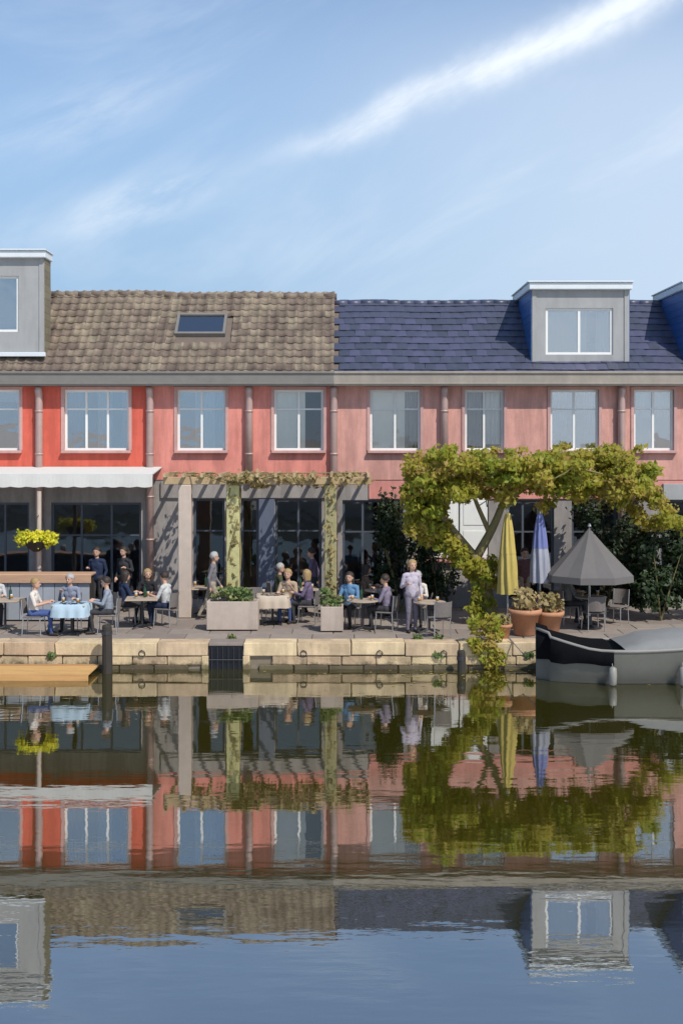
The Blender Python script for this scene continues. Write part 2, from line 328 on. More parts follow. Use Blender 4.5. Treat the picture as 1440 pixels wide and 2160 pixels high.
for (z,h,L_,ms,off) in ((.20,.2,.78,M['stone'],.4),(.0,.19,.78,M['wet'],.1)):
    ps=stone_piece('stone_block',L_,h,.2,ms,5); x=-13.6+off
    while x<13.8:
        if not(CUL[0]-.39<x<CUL[1]+.39 and z>-.1):
            o=link('stone_block',rnd.choice(ps),quay,(x,Q+.10+rnd.uniform(-.015,.02),z)); o.rotation_euler=(0,rnd.gauss(0,.006),rnd.gauss(0,.01))
        x+=.8
mb=MB(); mb.box(-260,-14.2,Q,Q+.62,-1.5,TZ); mb.box(14.2,260,Q,Q+.62,-1.5,TZ); mb.build('far_quay',M['stone'],quay)
mb=MB()   # culvert mouth in the quay wall: black sheet painted as the shade inside, jambs and bars
cx=(CUL[0]+CUL[1])/2
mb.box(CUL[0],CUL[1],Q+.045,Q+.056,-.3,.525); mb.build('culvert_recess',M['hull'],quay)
mb=MB()
for i in range(6):
    xx=CUL[0]+.08+i*(CUL[1]-CUL[0]-.16)/5; mb.tube([(xx,Q+.0,-.3),(xx,Q+.0,.52)],.012,6)
mb.tube([(CUL[0],Q,.22),(CUL[1],Q,.22)],.014,6); mb.build('culvert_grating',M['steel'],quay)
mb=MB(); mb.box(CUL[0]-.16,CUL[0]-.002,Q-.015,Q+.045,-.3,.305,bev=.012); mb.build('culvert_jamb',M['stone'],quay)
mb=MB(); mb.box(CUL[1]+.002,CUL[1]+.16,Q-.015,Q+.045,-.3,.305,bev=.012); mb.build('culvert_jamb',M['stone'],quay)
for px in (300,640,800,935):
    mb=MB(); x=X(px,Q); n=14; mb.tube([(x+.07*math.cos(2*PI*k/n),Q-.03-.012*math.sin(2*PI*k/n),.36+.07*math.sin(2*PI*k/n)) for k in range(n+1)],.011,6,cap=False); mb.tube([(x,Q+.02,.43),(x,Q-.035,.43)],.018,6); mb.build('mooring_ring',M['steel'],quay)
gw=random.Random(5)
for k in range(9):
    x=gw.uniform(-8.5,8); tz=gw.choice((.30,.30,TZ+.01)); leaves('weed',[((0,0,.03),(.12,.05,.07),1)],60,.07,M['shrub'],quay,60+k,loc=(x,Q-.02 if tz<.5 else Q+.62,tz))

# ------------------------------------------------------------------ houses
EZ=Z(781,D)        # eave height
RY=D+2.8; RZ=Z(632,RY)
def facade(mb,x0,x1,z0,z1,y,openings,depth=.16,m=0,mr=None):
    mr=m if mr is None else mr
    xs=sorted({x0,x1,*[v for o in openings for v in o[:2]]}); zs=sorted({z0,z1,*[v for o in openings for v in o[2:4]]})
    ins=lambda a,b:any(o[0]<a<o[1] and o[2]<b<o[3] for o in openings)
    for i in range(len(xs)-1):
        for j in range(len(zs)-1):
            if not ins((xs[i]+xs[i+1])/2,(zs[j]+zs[j+1])/2):
                mb.quad((xs[i],y,zs[j]),(xs[i+1],y,zs[j]),(xs[i+1],y,zs[j+1]),(xs[i],y,zs[j+1]),m)
    for a,b,c,d in [o[:4] for o in openings]:
        e=y+depth
        mb.quad((a,y,c),(a,y,d),(a,e,d),(a,e,c),mr); mb.quad((b,y,d),(b,y,c),(b,e,c),(b,e,d),mr)
        mb.quad((a,y,d),(b,y,d),(b,e,d),(a,e,d),mr); mb.quad((a,e,c),(b,e,c),(b,y,c),(a,y,c),mr)
def window(parent,a,b,c,d,y,bars=1,trans=1,fm='white',gm='glass',curt=None,fw=.065,sill='surround',name='window'):
    """timber frame in an opening with glass, sill and curtains; y is the face of the frame"""
    mb=MB(); t=.06
    mb.box(a,a+fw,y,y+t,c,d); mb.box(b-fw,b,y,y+t,c,d); mb.box(a+fw,b-fw,y,y+t,d-fw,d); mb.box(a+fw,b-fw,y,y+t,c,c+fw)
    for i in range(bars):
        xx=a+(b-a)*(i+1)/(bars+1); mb.box(xx-.03,xx+.03,y+.004,y+t-.004,c+fw,d-fw)
    zt=c+(d-c)*.68
    xs=[a+fw]+[v for i in range(bars) for v in (a+(b-a)*(i+1)/(bars+1)-.03,a+(b-a)*(i+1)/(bars+1)+.03)]+[b-fw]
    if trans:
        for i in range(0,len(xs),2): mb.box(xs[i],xs[i+1],y+.008,y+t-.008,zt-.022,zt+.022)
    wn=mb.build(name,M[fm],parent)
    for i in range(0,len(xs),2):
        q=MB(); q.box(xs[i],xs[i+1],y+.03,y+.036,c+fw,d-fw); pn=q.build('pane',M[gm],wn,loc=(0,0,0)); me_=pn.data; tx,tz=rnd.gauss(0,.006),rnd.gauss(0,.008)
        for v in me_.vertices: v.co.y+=(v.co.z-(c+d)/2)*tx+(v.co.x-(a+b)/2)*tz
    if sill:
        q=MB(); q.box(a-.07,b+.07,y-.24,y-.002,c-.08,c-.003,bev=.01); q.build('sill',M[sill],wn)
    if curt:
        for (u,v,lo,cm) in curt:
            q=MB(); n=14; xa=a+fw+(b-a-2*fw)*u; xb=a+fw+(b-a-2*fw)*v; zl=c+(d-c)*lo; zz=d-.03
            pts=[(xa+(xb-xa)*k/n,y+(.085 if cm=='blind' else .12)+.03*math.sin(k*1.9)*(.05 if cm=='blind' else 1)) for k in range(n+1)]
            for k in range(n): q.quad((*pts[k],zl),(*pts[k+1],zl),(*pts[k+1],zz),(*pts[k],zz))
            q.build('blind' if cm=='blind' else 'curtain',M[cm],wn)
    return wn
def pan_tile(w_,l_,material,kind):
    b=MB(); th=.02
    if kind=='pan': prof=[(-.5,.018),(-.3,-.008),(-.1,-.012),(.12,.002),(.3,.034),(.5,.016)]
    else: prof=[(-.5,.0),(-.17,.004),(.17,.004),(.5,.0)]
    n=len(prof); vs=[(u*w_,0,z+.028) for u,z in prof]+[(u*w_,l_*1.12,z) for u,z in prof]+[(u*w_,0,z+.028-th) for u,z in prof]
    fs=[(i,i+1,n+i+1,n+i) for i in range(n-1)]+[(2*n+i,2*n+i+1,i+1,i) for i in range(n-1)]
    b.add(vs,fs); return b.mesh('roof_tile',material,smooth=(kind=='pan'))
def tiled_roof(roof,x0,x1,ye,ze,yr,zr,w_,l_,material,kind,cap=300,skip=()):
    """tiles laid one by one from the eave up; past the limit the rest is one joined part"""
    L_=math.hypot(yr-ye,zr-ze); ang=math.atan2(zr-ze,yr-ye); me=pan_tile(w_,l_,material,kind); pos=[]
    nr=int(L_/l_)+1; nc=int(round((x1-x0)/w_)); ws=(x1-x0)/nc
    for r in range(nr):
        for c in range(nc):
            s=r*l_
            xx=x0+(c+.5)*ws+((ws/2 if (r%2 and kind!='pan' and c<nc-1) else 0))
            if any(a<xx<b and lo<s<hi for a,b,lo,hi in skip): continue
            pos.append((xx,ye+s*math.cos(ang),ze+s*math.sin(ang)+.012))
    pos.sort(key=lambda p:(abs(p[0])>10.0,p[1])); rest=MB()
    for i,p in enumerate(pos):
        rot=(ang+rnd.gauss(0,.014),rnd.gauss(0,.018),rnd.gauss(0,.014)); p=(p[0],p[1],p[2]+.012*math.sin(p[0]*1.7)+rnd.uniform(0,.006))
        if i<cap:
            o=link('roof_tile',me,roof,p); o.rotation_euler=rot; o.scale=(ws/w_,1,1)
        else:
            mt=Matrix.Translation(p)@Matrix.Rotation(rot[0],4,'X')@Matrix.Rotation(rot[1],4,'Y')
            rest.add([mt@v.co for v in me.vertices],[tuple(q.vertices) for q in me.polygons])
    if rest.v:
        o=rest.build('upper_tiles',material,roof,smooth=(kind=='pan')); o['kind']='stuff'
def house(name,label,p0,p1,wallm,tilem,kind,tw,tl,wins,shops,shopm,skip=(),cap=300,ridge=632):
    RZ=Z(ridge,RY)
    h=thing(name,label,'house',(0,0,0)); x0,x1=X(p0,D),X(p1,D); yb=2*RY-D
    SZ=Z(1012,D)
    mb=MB(); ops=[(X(a,D),X(b,D),Z(d,D),Z(c,D)) for a,b,c,d,*_ in wins]
    facade(mb,x0,x1,SZ,EZ,D,ops,.14,0,1)
    mb.quad((x0,yb,TZ-.1),(x0,D,TZ-.1),(x0,D,EZ),(x0,yb,EZ),2); mb.quad((x1,D,TZ-.1),(x1,yb,TZ-.1),(x1,yb,EZ),(x1,D,EZ),2)
    mb.quad((x1,yb,TZ-.1),(x0,yb,TZ-.1),(x0,yb,EZ),(x1,yb,EZ),2)
    for xx in (x0,x1): mb.add([(xx,D,EZ),(xx,yb,EZ),(xx,RY,RZ-.04)],[(0,1,2)],2)
    mb.box(x0+.02,x1-.02,D+3.6,D+3.7,TZ,EZ-.02,3); mb.box(x0+.02,x1-.02,D+.2,D+3.6,SZ-.06,SZ+.06,3)
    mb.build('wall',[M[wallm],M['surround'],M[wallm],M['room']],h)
    mb=MB(); so_=[(X(a,D),X(b,D),max(Z(d,D),TZ),Z(c,D)) for a,b,c,d,*_ in shops]
    facade(mb,x0,x1,TZ-.1,SZ-.001,D+.02,so_,.14,0,0); mb.build('ground_floor_wall',M[shopm],h)
    for (a,b,c,d,*o) in wins:
        k=o[0] if o else {}
        A,B,C_,E_=X(a,D),X(b,D),Z(d,D),Z(c,D)
        sb=MB(); e=.085                                   # stone surround, proud of the plaster
        sb.box(A-e,A-.002,D-.03,D+.02,C_,E_+e); sb.box(B+.002,B+e,D-.03,D+.02,C_,E_+e); sb.box(A-.002,B+.002,D-.03,D+.02,E_+.002,E_+e)
        sb.build('window_surround',M['surround'],h)
        window(h,A,B,C_,E_,D+.1,**k)
    for (a,b,c,d,*o) in shops:
        k=dict(fm='shopframe',gm='shopglass',sill=None,trans=1,bars=2); k.update(o[0] if o else {})
        window(h,X(a,D),X(b,D),max(Z(d,D),TZ+.02),Z(c,D),D+.1,name='shop_window',**k)
    # roof: boarding, tiles, ridge, fascia, gutter
    ov=.30; ye=D-ov; sl_=(RZ-EZ)/(RY-D); ze=EZ-ov*sl_
    mb=MB(); t=.05
    mb.add([(x0,ye,ze),(x1,ye,ze),(x1,RY,RZ),(x0,RY,RZ),(x1,yb+.3,EZ-.2),(x0,yb+.3,EZ-.2),(x0,ye,ze-t),(x1,ye,ze-t),(x1,RY,RZ-t),(x0,RY,RZ-t),(x1,yb+.3,EZ-.2-t),(x0,yb+.3,EZ-.2-t)],
      [(0,1,2,3),(3,2,4,5),(7,6,9,8),(8,9,11,10),(6,7,1,0),(0,3,9,6),(2,1,7,8)])
    roof=mb.build('roof',M['soffit'],h)
    tiled_roof(roof,x0,x1,ye-.03,ze+.01,RY,RZ+.01,tw,tl,M[tilem],kind,cap,skip)
    x=x0; q=MB(); q.tube([(-.2,0,0),(.2,0,0)],.1,10); rme=q.mesh('ridge_tile',M[tilem],smooth=True)
    while x<x1-.2:
        o=link('ridge_tile',rme,roof,(x+.2,RY,RZ+.0+rnd.uniform(-.008,.008))); x+=.402
    mb=MB(); mb.box(x0,x1,ye+.04,ye+.06,ze-.2,ze-.055); mb.build('fascia',M['soffit'],roof)
    mb=MB(); yf=ye-.13; g0=Z(813,yf); g1=Z(783,yf); mb.box(x0,x1,yf,D-.004,g0,g0+.025); mb.box(x0,x1,yf,yf+.025,g0+.025,g1); mb.box(x0,x1,yf-.04,yf-.002,g1-.07,g1-.005,bev=.012); mb.box(x0,x1,yf-.022,yf-.002,g0+.03,g0+.08,bev=.008)
    mb.build('box_gutter',M['gutter2' if kind=='flat' else 'gutter'],roof)
    return h,roof
def downpipe(h,px,zb=None):
    mb=MB(); x=X(px,D); y=D-.11; e=Z(812,D-.36); zb=TZ if zb is None else zb
    mb.tube([(x,D-.2,e-.05),(x,D-.19,e-.15),(x,y-.01,e-.3),(x,y,e-.45),(x,y,zb)],.105,10)
    z=e-.7
    while z>zb: mb.tube([(x,y,z),(x,y,z-.05)],.12,10); z-=1.2
    mb.build('downpipe',M['pipe'],h,smooth=True)
def dormer(h,p0,p1,ptop,pbot,cheekm,wins,depth=None):
    """flat-topped dormer: front with window openings, boarded cheeks, lead cap"""
    Y=D+.25; a,b=X(p0,Y),X(p1,Y); zb,zt=Z(pbot,Y),Z(ptop,Y); yb=RY+.6 if depth is None else Y+depth
    mb=MB(); ops=[(X(u,Y),X(v,Y),Z(t2,Y),Z(t1,Y)) for u,v,t1,t2,_ in wins]
    facade(mb,a,b,zb,zt,Y,ops,.12); d=mb.build('dormer',M['greypaint'],h)
    q=MB(); q.box(a+.03,b-.03,yb-.06,yb-.01,zb+.3,zt-.003); q.build('back_wall',M['greypaint'],d)
    q=MB(); q.box(a+.05,b-.05,Y+.9,Y+.95,zb,zt-.02); q.build('inner_wall',M['room'],d)
    for s,xx in ((-1,a),(1,b)):
        z=zb; k=0
        while z<zt-.01:
            z2=min(z+.2,zt); q=MB(); q.box(xx-.012 if s<0 else xx-.03,xx+.03 if s<0 else xx+.012,Y+.004,yb,z+.006,z2,mat=Matrix.Translation((s*rnd.uniform(0,.006),0,0)))
            q.build('cheek_board',M[cheekm],d); z=z2
    q=MB(); q.box(a-.09,b+.06,Y-.16,yb+.06,zt+.002,zt+.2,bev=.02); q.box(a-.13,b+.09,Y-.21,yb+.08,zt+.2,zt+.24,bev=.01); q.build('dormer_cap',M['lead'],d)
    for xx in (a+.02,b-.14): q=MB(); q.box(xx,xx+.12,Y-.025,Y-.002,zb,zt); q.build('corner_board',M['greypaint'],d)
    q=MB(); q.box(a-.05,b+.05,Y-.12,Y-.003,zb-.06,zb+.06,bev=.01); q.build('dormer_sill',M['lead'],d)
    for (u,v,t1,t2,cu) in wins:
        A,B,C_,E_=X(u,Y),X(v,Y),Z(t2,Y),Z(t1,Y); q=MB(); f=.07; y=Y+.05
        q.box(A,A+f,y,y+.06,C_,E_); q.box(B-f,B,y,y+.06,C_,E_); q.box(A+f,B-f,y,y+.06,E_-f,E_); q.box(A+f,B-f,y,y+.06,C_,C_+f)
        q.box((A+B)/2-.035,(A+B)/2+.035,y+.004,y+.056,C_+f,E_-f); q.build('window_frame',M['white'],d)
        q=MB(); q.box(A+f,(A+B)/2-.035,y+.03,y+.036,C_+f,E_-f); q.build('pane',M['glass'],d)
        q=MB(); q.box((A+B)/2+.035,B-f,y+.03,y+.036,C_+f,E_-f); q.build('pane',M['glass'],d)
        if cu:
            for (s0,s1,lo) in cu:
                q=MB(); n=12; xa,xb=A+(B-A)*s0,A+(B-A)*s1
                for k in range(n):
                    q.quad((xa+(xb-xa)*k/n,y+.14+.02*math.sin(k*2),C_+(E_-C_)*lo),(xa+(xb-xa)*(k+1)/n,y+.14+.02*math.sin(k*2+2),C_+(E_-C_)*lo),(xa+(xb-xa)*(k+1)/n,y+.14+.02*math.sin(k*2+2),E_),(xa+(xb-xa)*k/n,y+.14+.02*math.sin(k*2),E_))
                q.build('curtain',M['curtain'],d)
    return d
CU=[(0,.34,0,'curtain')]
W8=(822,950)
h1,r1=house('coral_house','coral red house with a white awning and brown tiled roof',-330,318,'coral','tile','pan',.27,.33,
  [(-92,42,*W8,dict(curt=[(0,.25,0,'curtain'),(.25,1,.8,'blind')])),(136,272,*W8,dict(bars=2,curt=[(0,.25,0,'lilac'),(.5,.74,0,'curtain'),(.9,1,0,'lilac')])),(-300,-165,*W8,dict(curt=[(.5,1,0,'curtain')]))],
  [(-310,-130,1060,1265),(-95,62,1060,1265),(108,298,1060,1285)],'shop',ridge=622)
h2,r2=house('rose_house','dusty rose house with a skylight in its brown tiled roof',318,704,'rose','tile','pan',.27,.33,
  [(374,476,*W8,dict(curt=[(.34,.8,0,'curtain'),(.8,1,.0,'greycurtain')])),(578,682,*W8,dict(gm='clearglass',curt=[(0,.64,.0,'blind')]))],
  [(408,474,1052,1265,dict(bars=0)),(508,545,1052,1265,dict(bars=0)),(580,678,1052,1265,dict(bars=1))],'shop',
  ridge=626,skip=[(X(366,D),X(484,D),1.55,2.95)])
h3,r3=house('salmon_house','faded salmon house with a blue glazed roof and large grey dormers',704,1790,'salmon','slate','flat',.30,.34,
  [(780,886,*W8,dict(gm='clearglass',curt=[(0,.72,0,'blind'),(.72,1,0,'greycurtain')])),(980,1062,*W8,dict(gm='clearglass',curt=[(0,.45,0,'greycurtain'),(.5,1,.1,'curtain')])),(1160,1262,*W8,dict(curt=[(0,.35,.25,'greycurtain'),(.75,1,.0,'lilac')])),(1336,1420,*W8,dict(curt=[(0,1,.55,'greycurtain')])),(1540,1640,*W8)],
  [(722,850,1055,1265),(905,1030,1048,1180,dict(bars=1,fm='white',gm='glass',sill='pink')),(1070,1168,1055,1265),(1205,1345,1055,1265),(1392,1560,1055,1265),(1600,1740,1055,1265)],'shop',ridge=640)
for h,pl in ((h1,(85,)),(h2,(318,526)),(h3,(704,936,1308))):
    for p in pl: downpipe(h,p,Z(1018,D) if p in (526,936) else None)
# pink rendered band over the salmon house's shopfront, right of the pergola
mb=MB(); mb.box(X(778,D),X(1790,D),D-.02,D+.012,Z(1052,D),Z(1014,D)); mb.build('shopfront_lintel',M['pink'],h3)
mb=MB(); mb.box(X(1395,D),X(1790,D),D-.16,D-.022,Z(1054,D),Z(1020,D),bev=.01); mb.build('fascia_board',M['zinc'],h3)
mb=MB(); mb.box(X(340,D),X(690,D),D-.05,D+.018,Z(1050,D),Z(1015,D)); mb.build('shopfront_lintel',M['shop'],h2)
mb=MB(); mb.box(X(546,D),X(579,D),D-.03,D+.018,TZ,Z(1052,D),bev=.008); mb.build('pilaster',mat('slate_blue_paint',(.10,.12,.17),.6,.08),h2)
for (u,v) in ((908,966),(969,1027)):           # closed white shutters behind the leafy tree
    q=MB(); x0_,x1_=X(u,D),X(v,D); z0_,z1_=Z(1176,D),Z(1051,D); q.box(x0_,x1_,D-.03,D+.012,z0_,z1_,bev=.006)
    o=q.build('shutter',M['white'],h3)
    for k in range(2):
        q=MB(); q.box(x0_+.1,x1_-.1,D-.045,D-.031,z0_+.08+k*(z1_-z0_)/2,z0_+(k+1)*(z1_-z0_)/2-.08,bev=.006); q.build('raised_panel',M['white'],o)
dormer(h1,-190,94,545,748,'olivecheek',[(-150,40,582,700,[(0,.2,0)])],.7)
dormer(h3,1120,1326,612,782,'bluecheek',[(1150,1292,650,748,[(0,.62,.0),(.76,1,0)])])
dormer(h3,1442,1650,612,782,'bluecheek',[(1472,1618,650,748,[(.5,1,.0)])])
# skylight in the rose house's roof
a,b=X(372,D+1.6),X(478,D+1.6); ang=math.atan2(Z(626,RY)-EZ,RY-D); mt=Matrix.Translation((0,D,EZ))@Matrix.Rotation(ang,4,'X')
mb=MB(); s0,s1=1.6,2.65
for (p,q,r_,s_) in ((a,a+.08,s0,s1),(b-.08,b,s0,s1),(a+.08,b-.08,s0,s0+.09),(a+.08,b-.08,s1-.09,s1)): mb.box(p,q,r_,s_,-.02,.13,mat=mt)
sk_=mb.build('skylight',M['gutter'],r2); mb=MB(); mb.box(a+.08,b-.08,s0+.09,s1-.09,.07,.085,mat=mt); mb.build('pane',M['skylight'],sk_)
# white awning over the coral house's terrace
yw=D-1.75; mb=MB(); za,zb_=Z(992,D),Z(1000,yw); xa,xb=X(-330,D),X(322,yw)
mb.add([(xa,D-.02,za+.1),(xb,D-.02,za+.1),(xb,yw,zb_),(xa,yw,zb_),(xa,D-.02,za+.07),(xb,D-.02,za+.07),(xb,yw,zb_-.03),(xa,yw,zb_-.03)],[(0,3,2,1),(4,5,6,7),(1,2,6,5),(0,4,7,3)])
aw=mb.build('awning',M['canvas'],h1); mb=MB(); n=90
for k in range(n):
    u,v=xa+(xb-xa)*k/n,xa+(xb-xa)*(k+1)/n; f=lambda q:yw-.012+.012*math.sin(q*7.3)
    sc1=lambda q: zb_-.33-.03*abs(math.sin(q*PI/.42))
    mb.quad((u,f(u),sc1(u)),(v,f(v),sc1(v)),(v,yw-.01,zb_-.0),(u,yw-.01,zb_-.0))
mb.build('valance',M['canvas'],aw)
mb=MB(); mb.tube([(xa,yw+.03,zb_-.04),(xb,yw+.03,zb_-.04)],.035,8); mb.build('front_bar',M['white'],aw)
for px in (-140,90,300):
    mb=MB(); x=X(px,yw); mb.tube([(x,yw+.04,zb_-.05),(x,D-.8,zb_-.25),(x,D,za-.25)],.025,8); mb.build('folding_arm',M['alu'],aw)

# ------------------------------------------------------------------ pergola with vine, awning post
YP=D-2.2
pg=thing('pergola','timber pergola with vine leaves in front of the rose house','pergola')
top=Z(1022,YP)
for px,m,r in ((391,'palepost',.17),(492,'mosspost',.17),(697,'mosspost2',.16)):
    mb=MB(); x=X(px,YP); mb.box(x-r,x+r,YP-r,YP+r,TZ,top-.005,bev=.02); o=mb.build('post',M[m],pg)
    if px==391: o['label']='pale painted end post'
for yy in (YP,):
    mb=MB(); mb.box(X(345,YP),X(782,YP),YP-.06,YP+.06,top,top+.2,bev=.01); mb.build('beam',M['vinewood'],pg)
k=0
for px in np.linspace(352,776,12):
    mb=MB(); x=X(px,YP); mb.box(x-.035,x+.035,YP-.45,D-.05,top+.202,top+.3); mb.build('rafter',M['vinewood'],pg); k+=1
vine=thing('climbing_vine','olive brown vine trailing over the timber pergola','vine',(X(492,YP),YP,TZ))
def stem(mb,pts,r0,r1,n=6):
    mb.tube(pts,[r0+(r1-r0)*i/(len(pts)-1) for i in range(len(pts))],n)
mb=MB(); g=random.Random(3); ox=X(492,YP)
for s in (0,2.1,4.2): stem(mb,[(math.cos(s+i*.55)*.2,math.sin(s+i*.55)*.2-.0,.05+i*.42) for i in range(9)],.035,.02)
for x1 in np.linspace(X(350,YP)-ox,X(770,YP)-ox,7): stem(mb,[(0,-.15,top-TZ),((x1)*.5,-.2+g.uniform(-.2,.2),top-TZ+.3),(x1,g.uniform(-.3,1.2),top-TZ+.3)],.025,.01)
mb.build('stem',M['bark'],vine)
cl=[]
for i in range(46):
    px=g.uniform(392,778); cl.append(((X(px,YP)-ox,g.uniform(-.5,1.3),top-TZ+g.uniform(.0,.22)),(g.uniform(.2,.45),.4,g.uniform(.08,.15)),1))
for i in range(9): cl.append(((X(492,YP)-ox+g.uniform(-.05,.05),-.16,.5+i*.38),(.13,.1,.25),.3))
for i in range(9): cl.append(((X(697,YP)-ox+g.uniform(-.05,.05),-.16,.9+i*.32),(.15,.1,.22),.25))
leaves('foliage',cl,2300,.11,M['vine'],vine,4,.3)
# awning prop and hanging flower baskets
YB=D-1.95
o=thing('flower_basket','hanging basket of yellow flowers under the white awning','flower basket',(X(85,YB),YB-.1,TZ))
zb1=Z(1140,YB)-TZ
mb=MB(); mb.tube([(.0,.0,0),(.0,.0,Z(1036,YB)-TZ)],.06,10); mb.build('post',M['palepost'],o)
mb=MB(); mb.lathe([(.08,-.26),(.22,-.16),(.34,0),(.35,.02)],14,c=(0,-.3,zb1)); mb.build('basket',M['darkwood'],o)
mb=MB(); mb.tube([(0,.08,zb1+.7),(0,-.3,zb1+.62),(0,-.3,zb1)],.012,6); mb.build('hook',M['steel'],o)
leaves('flowers',[((x,-.3,zb1+.08),(.26,.3,.2),1) for x in (-.32,0,.3)],1700,.075,M['ylw'],o,8)

# ------------------------------------------------------------------ planters and shrubs
def planter(px,Y,wd,hh,label):
    t=thing('planter',label,'planter',(X(px,Y),Y,TZ),0,'planters along the terrace'); mb=MB(); e=.05
    mb.box(-wd/2,wd/2,-.3,-.3+e,.03,hh,bev=.01); mb.box(-wd/2,wd/2,.3-e,.3,.03,hh,bev=.01); mb.box(-wd/2,-wd/2+e,-.25,.25,.03,hh,bev=.01); mb.box(wd/2-e,wd/2,-.25,.25,.03,hh,bev=.01)
    mb.build('tub',M['planter'],t); mb=MB(); mb.box(-wd/2+e,wd/2-e,-.25,.25,.05,hh-.06); mb.build('soil',M['soil'],t)
    mb=MB(); mb.box(-wd/2+.06,-wd/2+.16,-.24,.24,0,.03); mb.box(wd/2-.16,wd/2-.06,-.24,.24,0,.03); mb.build('foot',M['darkwood'],t); return t
def shrub(px,Y,z,rx,rz_,label,material,n,size,group=None,seed=1,name='shrub',ry=None):
    t=thing(name,label,'shrub',(X(px,Y),Y,z),0,group); g=random.Random(seed); mb=MB(); ry=ry or rx*.8
    for i in range(6):
        a=g.uniform(0,6.28); stem(mb,[(0,0,-.02),(math.cos(a)*rx*.3,math.sin(a)*ry*.3,rz_*.6),(math.cos(a)*rx*.7,math.sin(a)*ry*.6,rz_*1.3)],.02+rx*.01,.008,5)
    mb.build('stem',M['bark'],t)
    cl=[((g.uniform(-.7,.7)*rx,g.uniform(-.7,.7)*ry,rz_*g.uniform(.35,1.75)),(rx*g.uniform(.25,.5),ry*g.uniform(.25,.5),rz_*g.uniform(.22,.42)),1) for i in range(18)]
    leaves('foliage',cl,n,size,material,t,seed); return t
planter(492,30.4,1.25,.72,'wide beige planter at the left mossy post of the pergola')
shrub(492,30.4,TZ+.66,.62,.2,'low green shrub in the wide beige planter',M['shrub'],700,.075,'planted shrubs',3,ry=.28)
planter(700,30.2,.55,.62,'narrow beige planter in front of the right mossy post')
shrub(700,30.2,TZ+.56,.3,.26,'small green shrub in the narrow beige planter',M['shrub'],420,.07,'planted shrubs',5,ry=.28)
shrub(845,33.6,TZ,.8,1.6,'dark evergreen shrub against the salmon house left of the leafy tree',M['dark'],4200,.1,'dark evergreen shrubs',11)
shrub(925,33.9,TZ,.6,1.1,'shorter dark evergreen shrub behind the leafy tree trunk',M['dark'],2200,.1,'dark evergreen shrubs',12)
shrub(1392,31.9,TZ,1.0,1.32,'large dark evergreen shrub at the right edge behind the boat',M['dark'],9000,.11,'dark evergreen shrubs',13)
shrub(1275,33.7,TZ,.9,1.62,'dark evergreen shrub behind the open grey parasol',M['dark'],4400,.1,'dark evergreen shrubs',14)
shrub(1520,32.2,TZ,1.0,1.3,'dark evergreen shrub beyond the right edge of the terrace',M['dark'],2600,.11,'dark evergreen shrubs',15)

# ------------------------------------------------------------------ the leafy tree over the quay
YT=31.3
def TP(px,py,dy=0): Y=YT+dy; return (X(px,Y)-X(1030,YT),dy,Z(py,Y)-TZ)
tr=thing('leafy_tree','yellow green spreading tree at the quay edge beside the boat','tree',(X(1030,YT),YT,TZ))
mb=MB()
def limb(pts,r0,r1,n=9):
    P=[Vector(TP(*p)) for p in pts]; out=[]
    for i in range(len(P)-1):                        # smooth Catmull-Rom
        p0,p1,p2,p3=P[max(i-1,0)],P[i],P[i+1],P[min(i+2,len(P)-1)]
        for k in range(4):
            t=k/4; out.append(.5*((2*p1)+(p2-p0)*t+(2*p0-5*p1+4*p2-p3)*t*t+(3*p1-p0-3*p2+p3)*t**3))
    out.append(P[-1]); stem(mb,out,r0,r1,n)
limb([(1036,1322),(1030,1280),(1018,1225),(1000,1170)],.20,.15)
limb([(1002,1178),(955,1120),(905,1060),(875,1010)],.13,.04)
limb([(1004,1175),(1040,1110),(1070,1040),(1110,985)],.13,.05)
limb([(1060,1060,0),(1140,1010,.3),(1240,975,.5),(1330,985,.4),(1380,1050,.2)],.08,.025)
limb([(1030,1120),(1000,1050),(985,990)],.07,.03)
limb([(1090,1010),(1180,985,-.5),(1270,1000,-.7)],.05,.02)
limb([(920,1075),(960,1010,.5),(1020,985,.9)],.05,.02)
mb.build('trunk',M['bark'],tr,smooth=True)
g=random.Random(21); cl=[]
for i in range(135):
    px=g.uniform(868,1375); py=g.uniform(960,1046); cl.append((TP(px,py,g.uniform(-1.1,1.1)),(g.uniform(.2,.4),.45,g.uniform(.14,.24)),1))
for i in range(46): cl.append((TP(g.uniform(860,940),g.uniform(1005,1122),g.uniform(-.7,.7)),(.24,.32,.22),.95))
for i in range(34):
    t=i/33; cl.append((TP(888+t*130+g.uniform(-26,24),1095+t*120+g.uniform(-12,12),g.uniform(-.4,.3)),(.24,.25,.2),.75))
for i in range(14): cl.append((TP(1020+g.uniform(-26,20),1185+i*11,-.12),(.2,.18,.18),.6))
for i in range(12): cl.append((TP(g.uniform(1335,1436),g.uniform(1030,1108),g.uniform(-.5,.5)),(.24,.3,.22),.6))
for i in range(8): cl.append((TP(g.uniform(1060,1330),g.uniform(1040,1078),g.uniform(-.5,.8)),(.2,.25,.2),.3))
for i in range(16): cl.append((TP(g.uniform(875,1360),g.uniform(940,960),g.uniform(-.8,.8)),(g.uniform(.12,.26),.3,g.uniform(.08,.16)),.18))
mb=MB()
for c,_,_w in cl[:150:2]:                       # fine twigs through the crown
    c=Vector(c); q=c+Vector((g.uniform(-.5,.5)-.25*(1 if c.x>0 else -1),g.uniform(-.2,.2),-g.uniform(.15,.4))); stem(mb,[q,(q+c)/2+Vector((g.gauss(0,.05),g.gauss(0,.05),g.gauss(0,.05))),c+Vector((0,0,.1))],.016,.005,5)
o=mb.build('twigs',M['bark'],tr); o['kind']='stuff'
leaves('crown',cl,54000,.105,M['willow'],tr,9,.5)
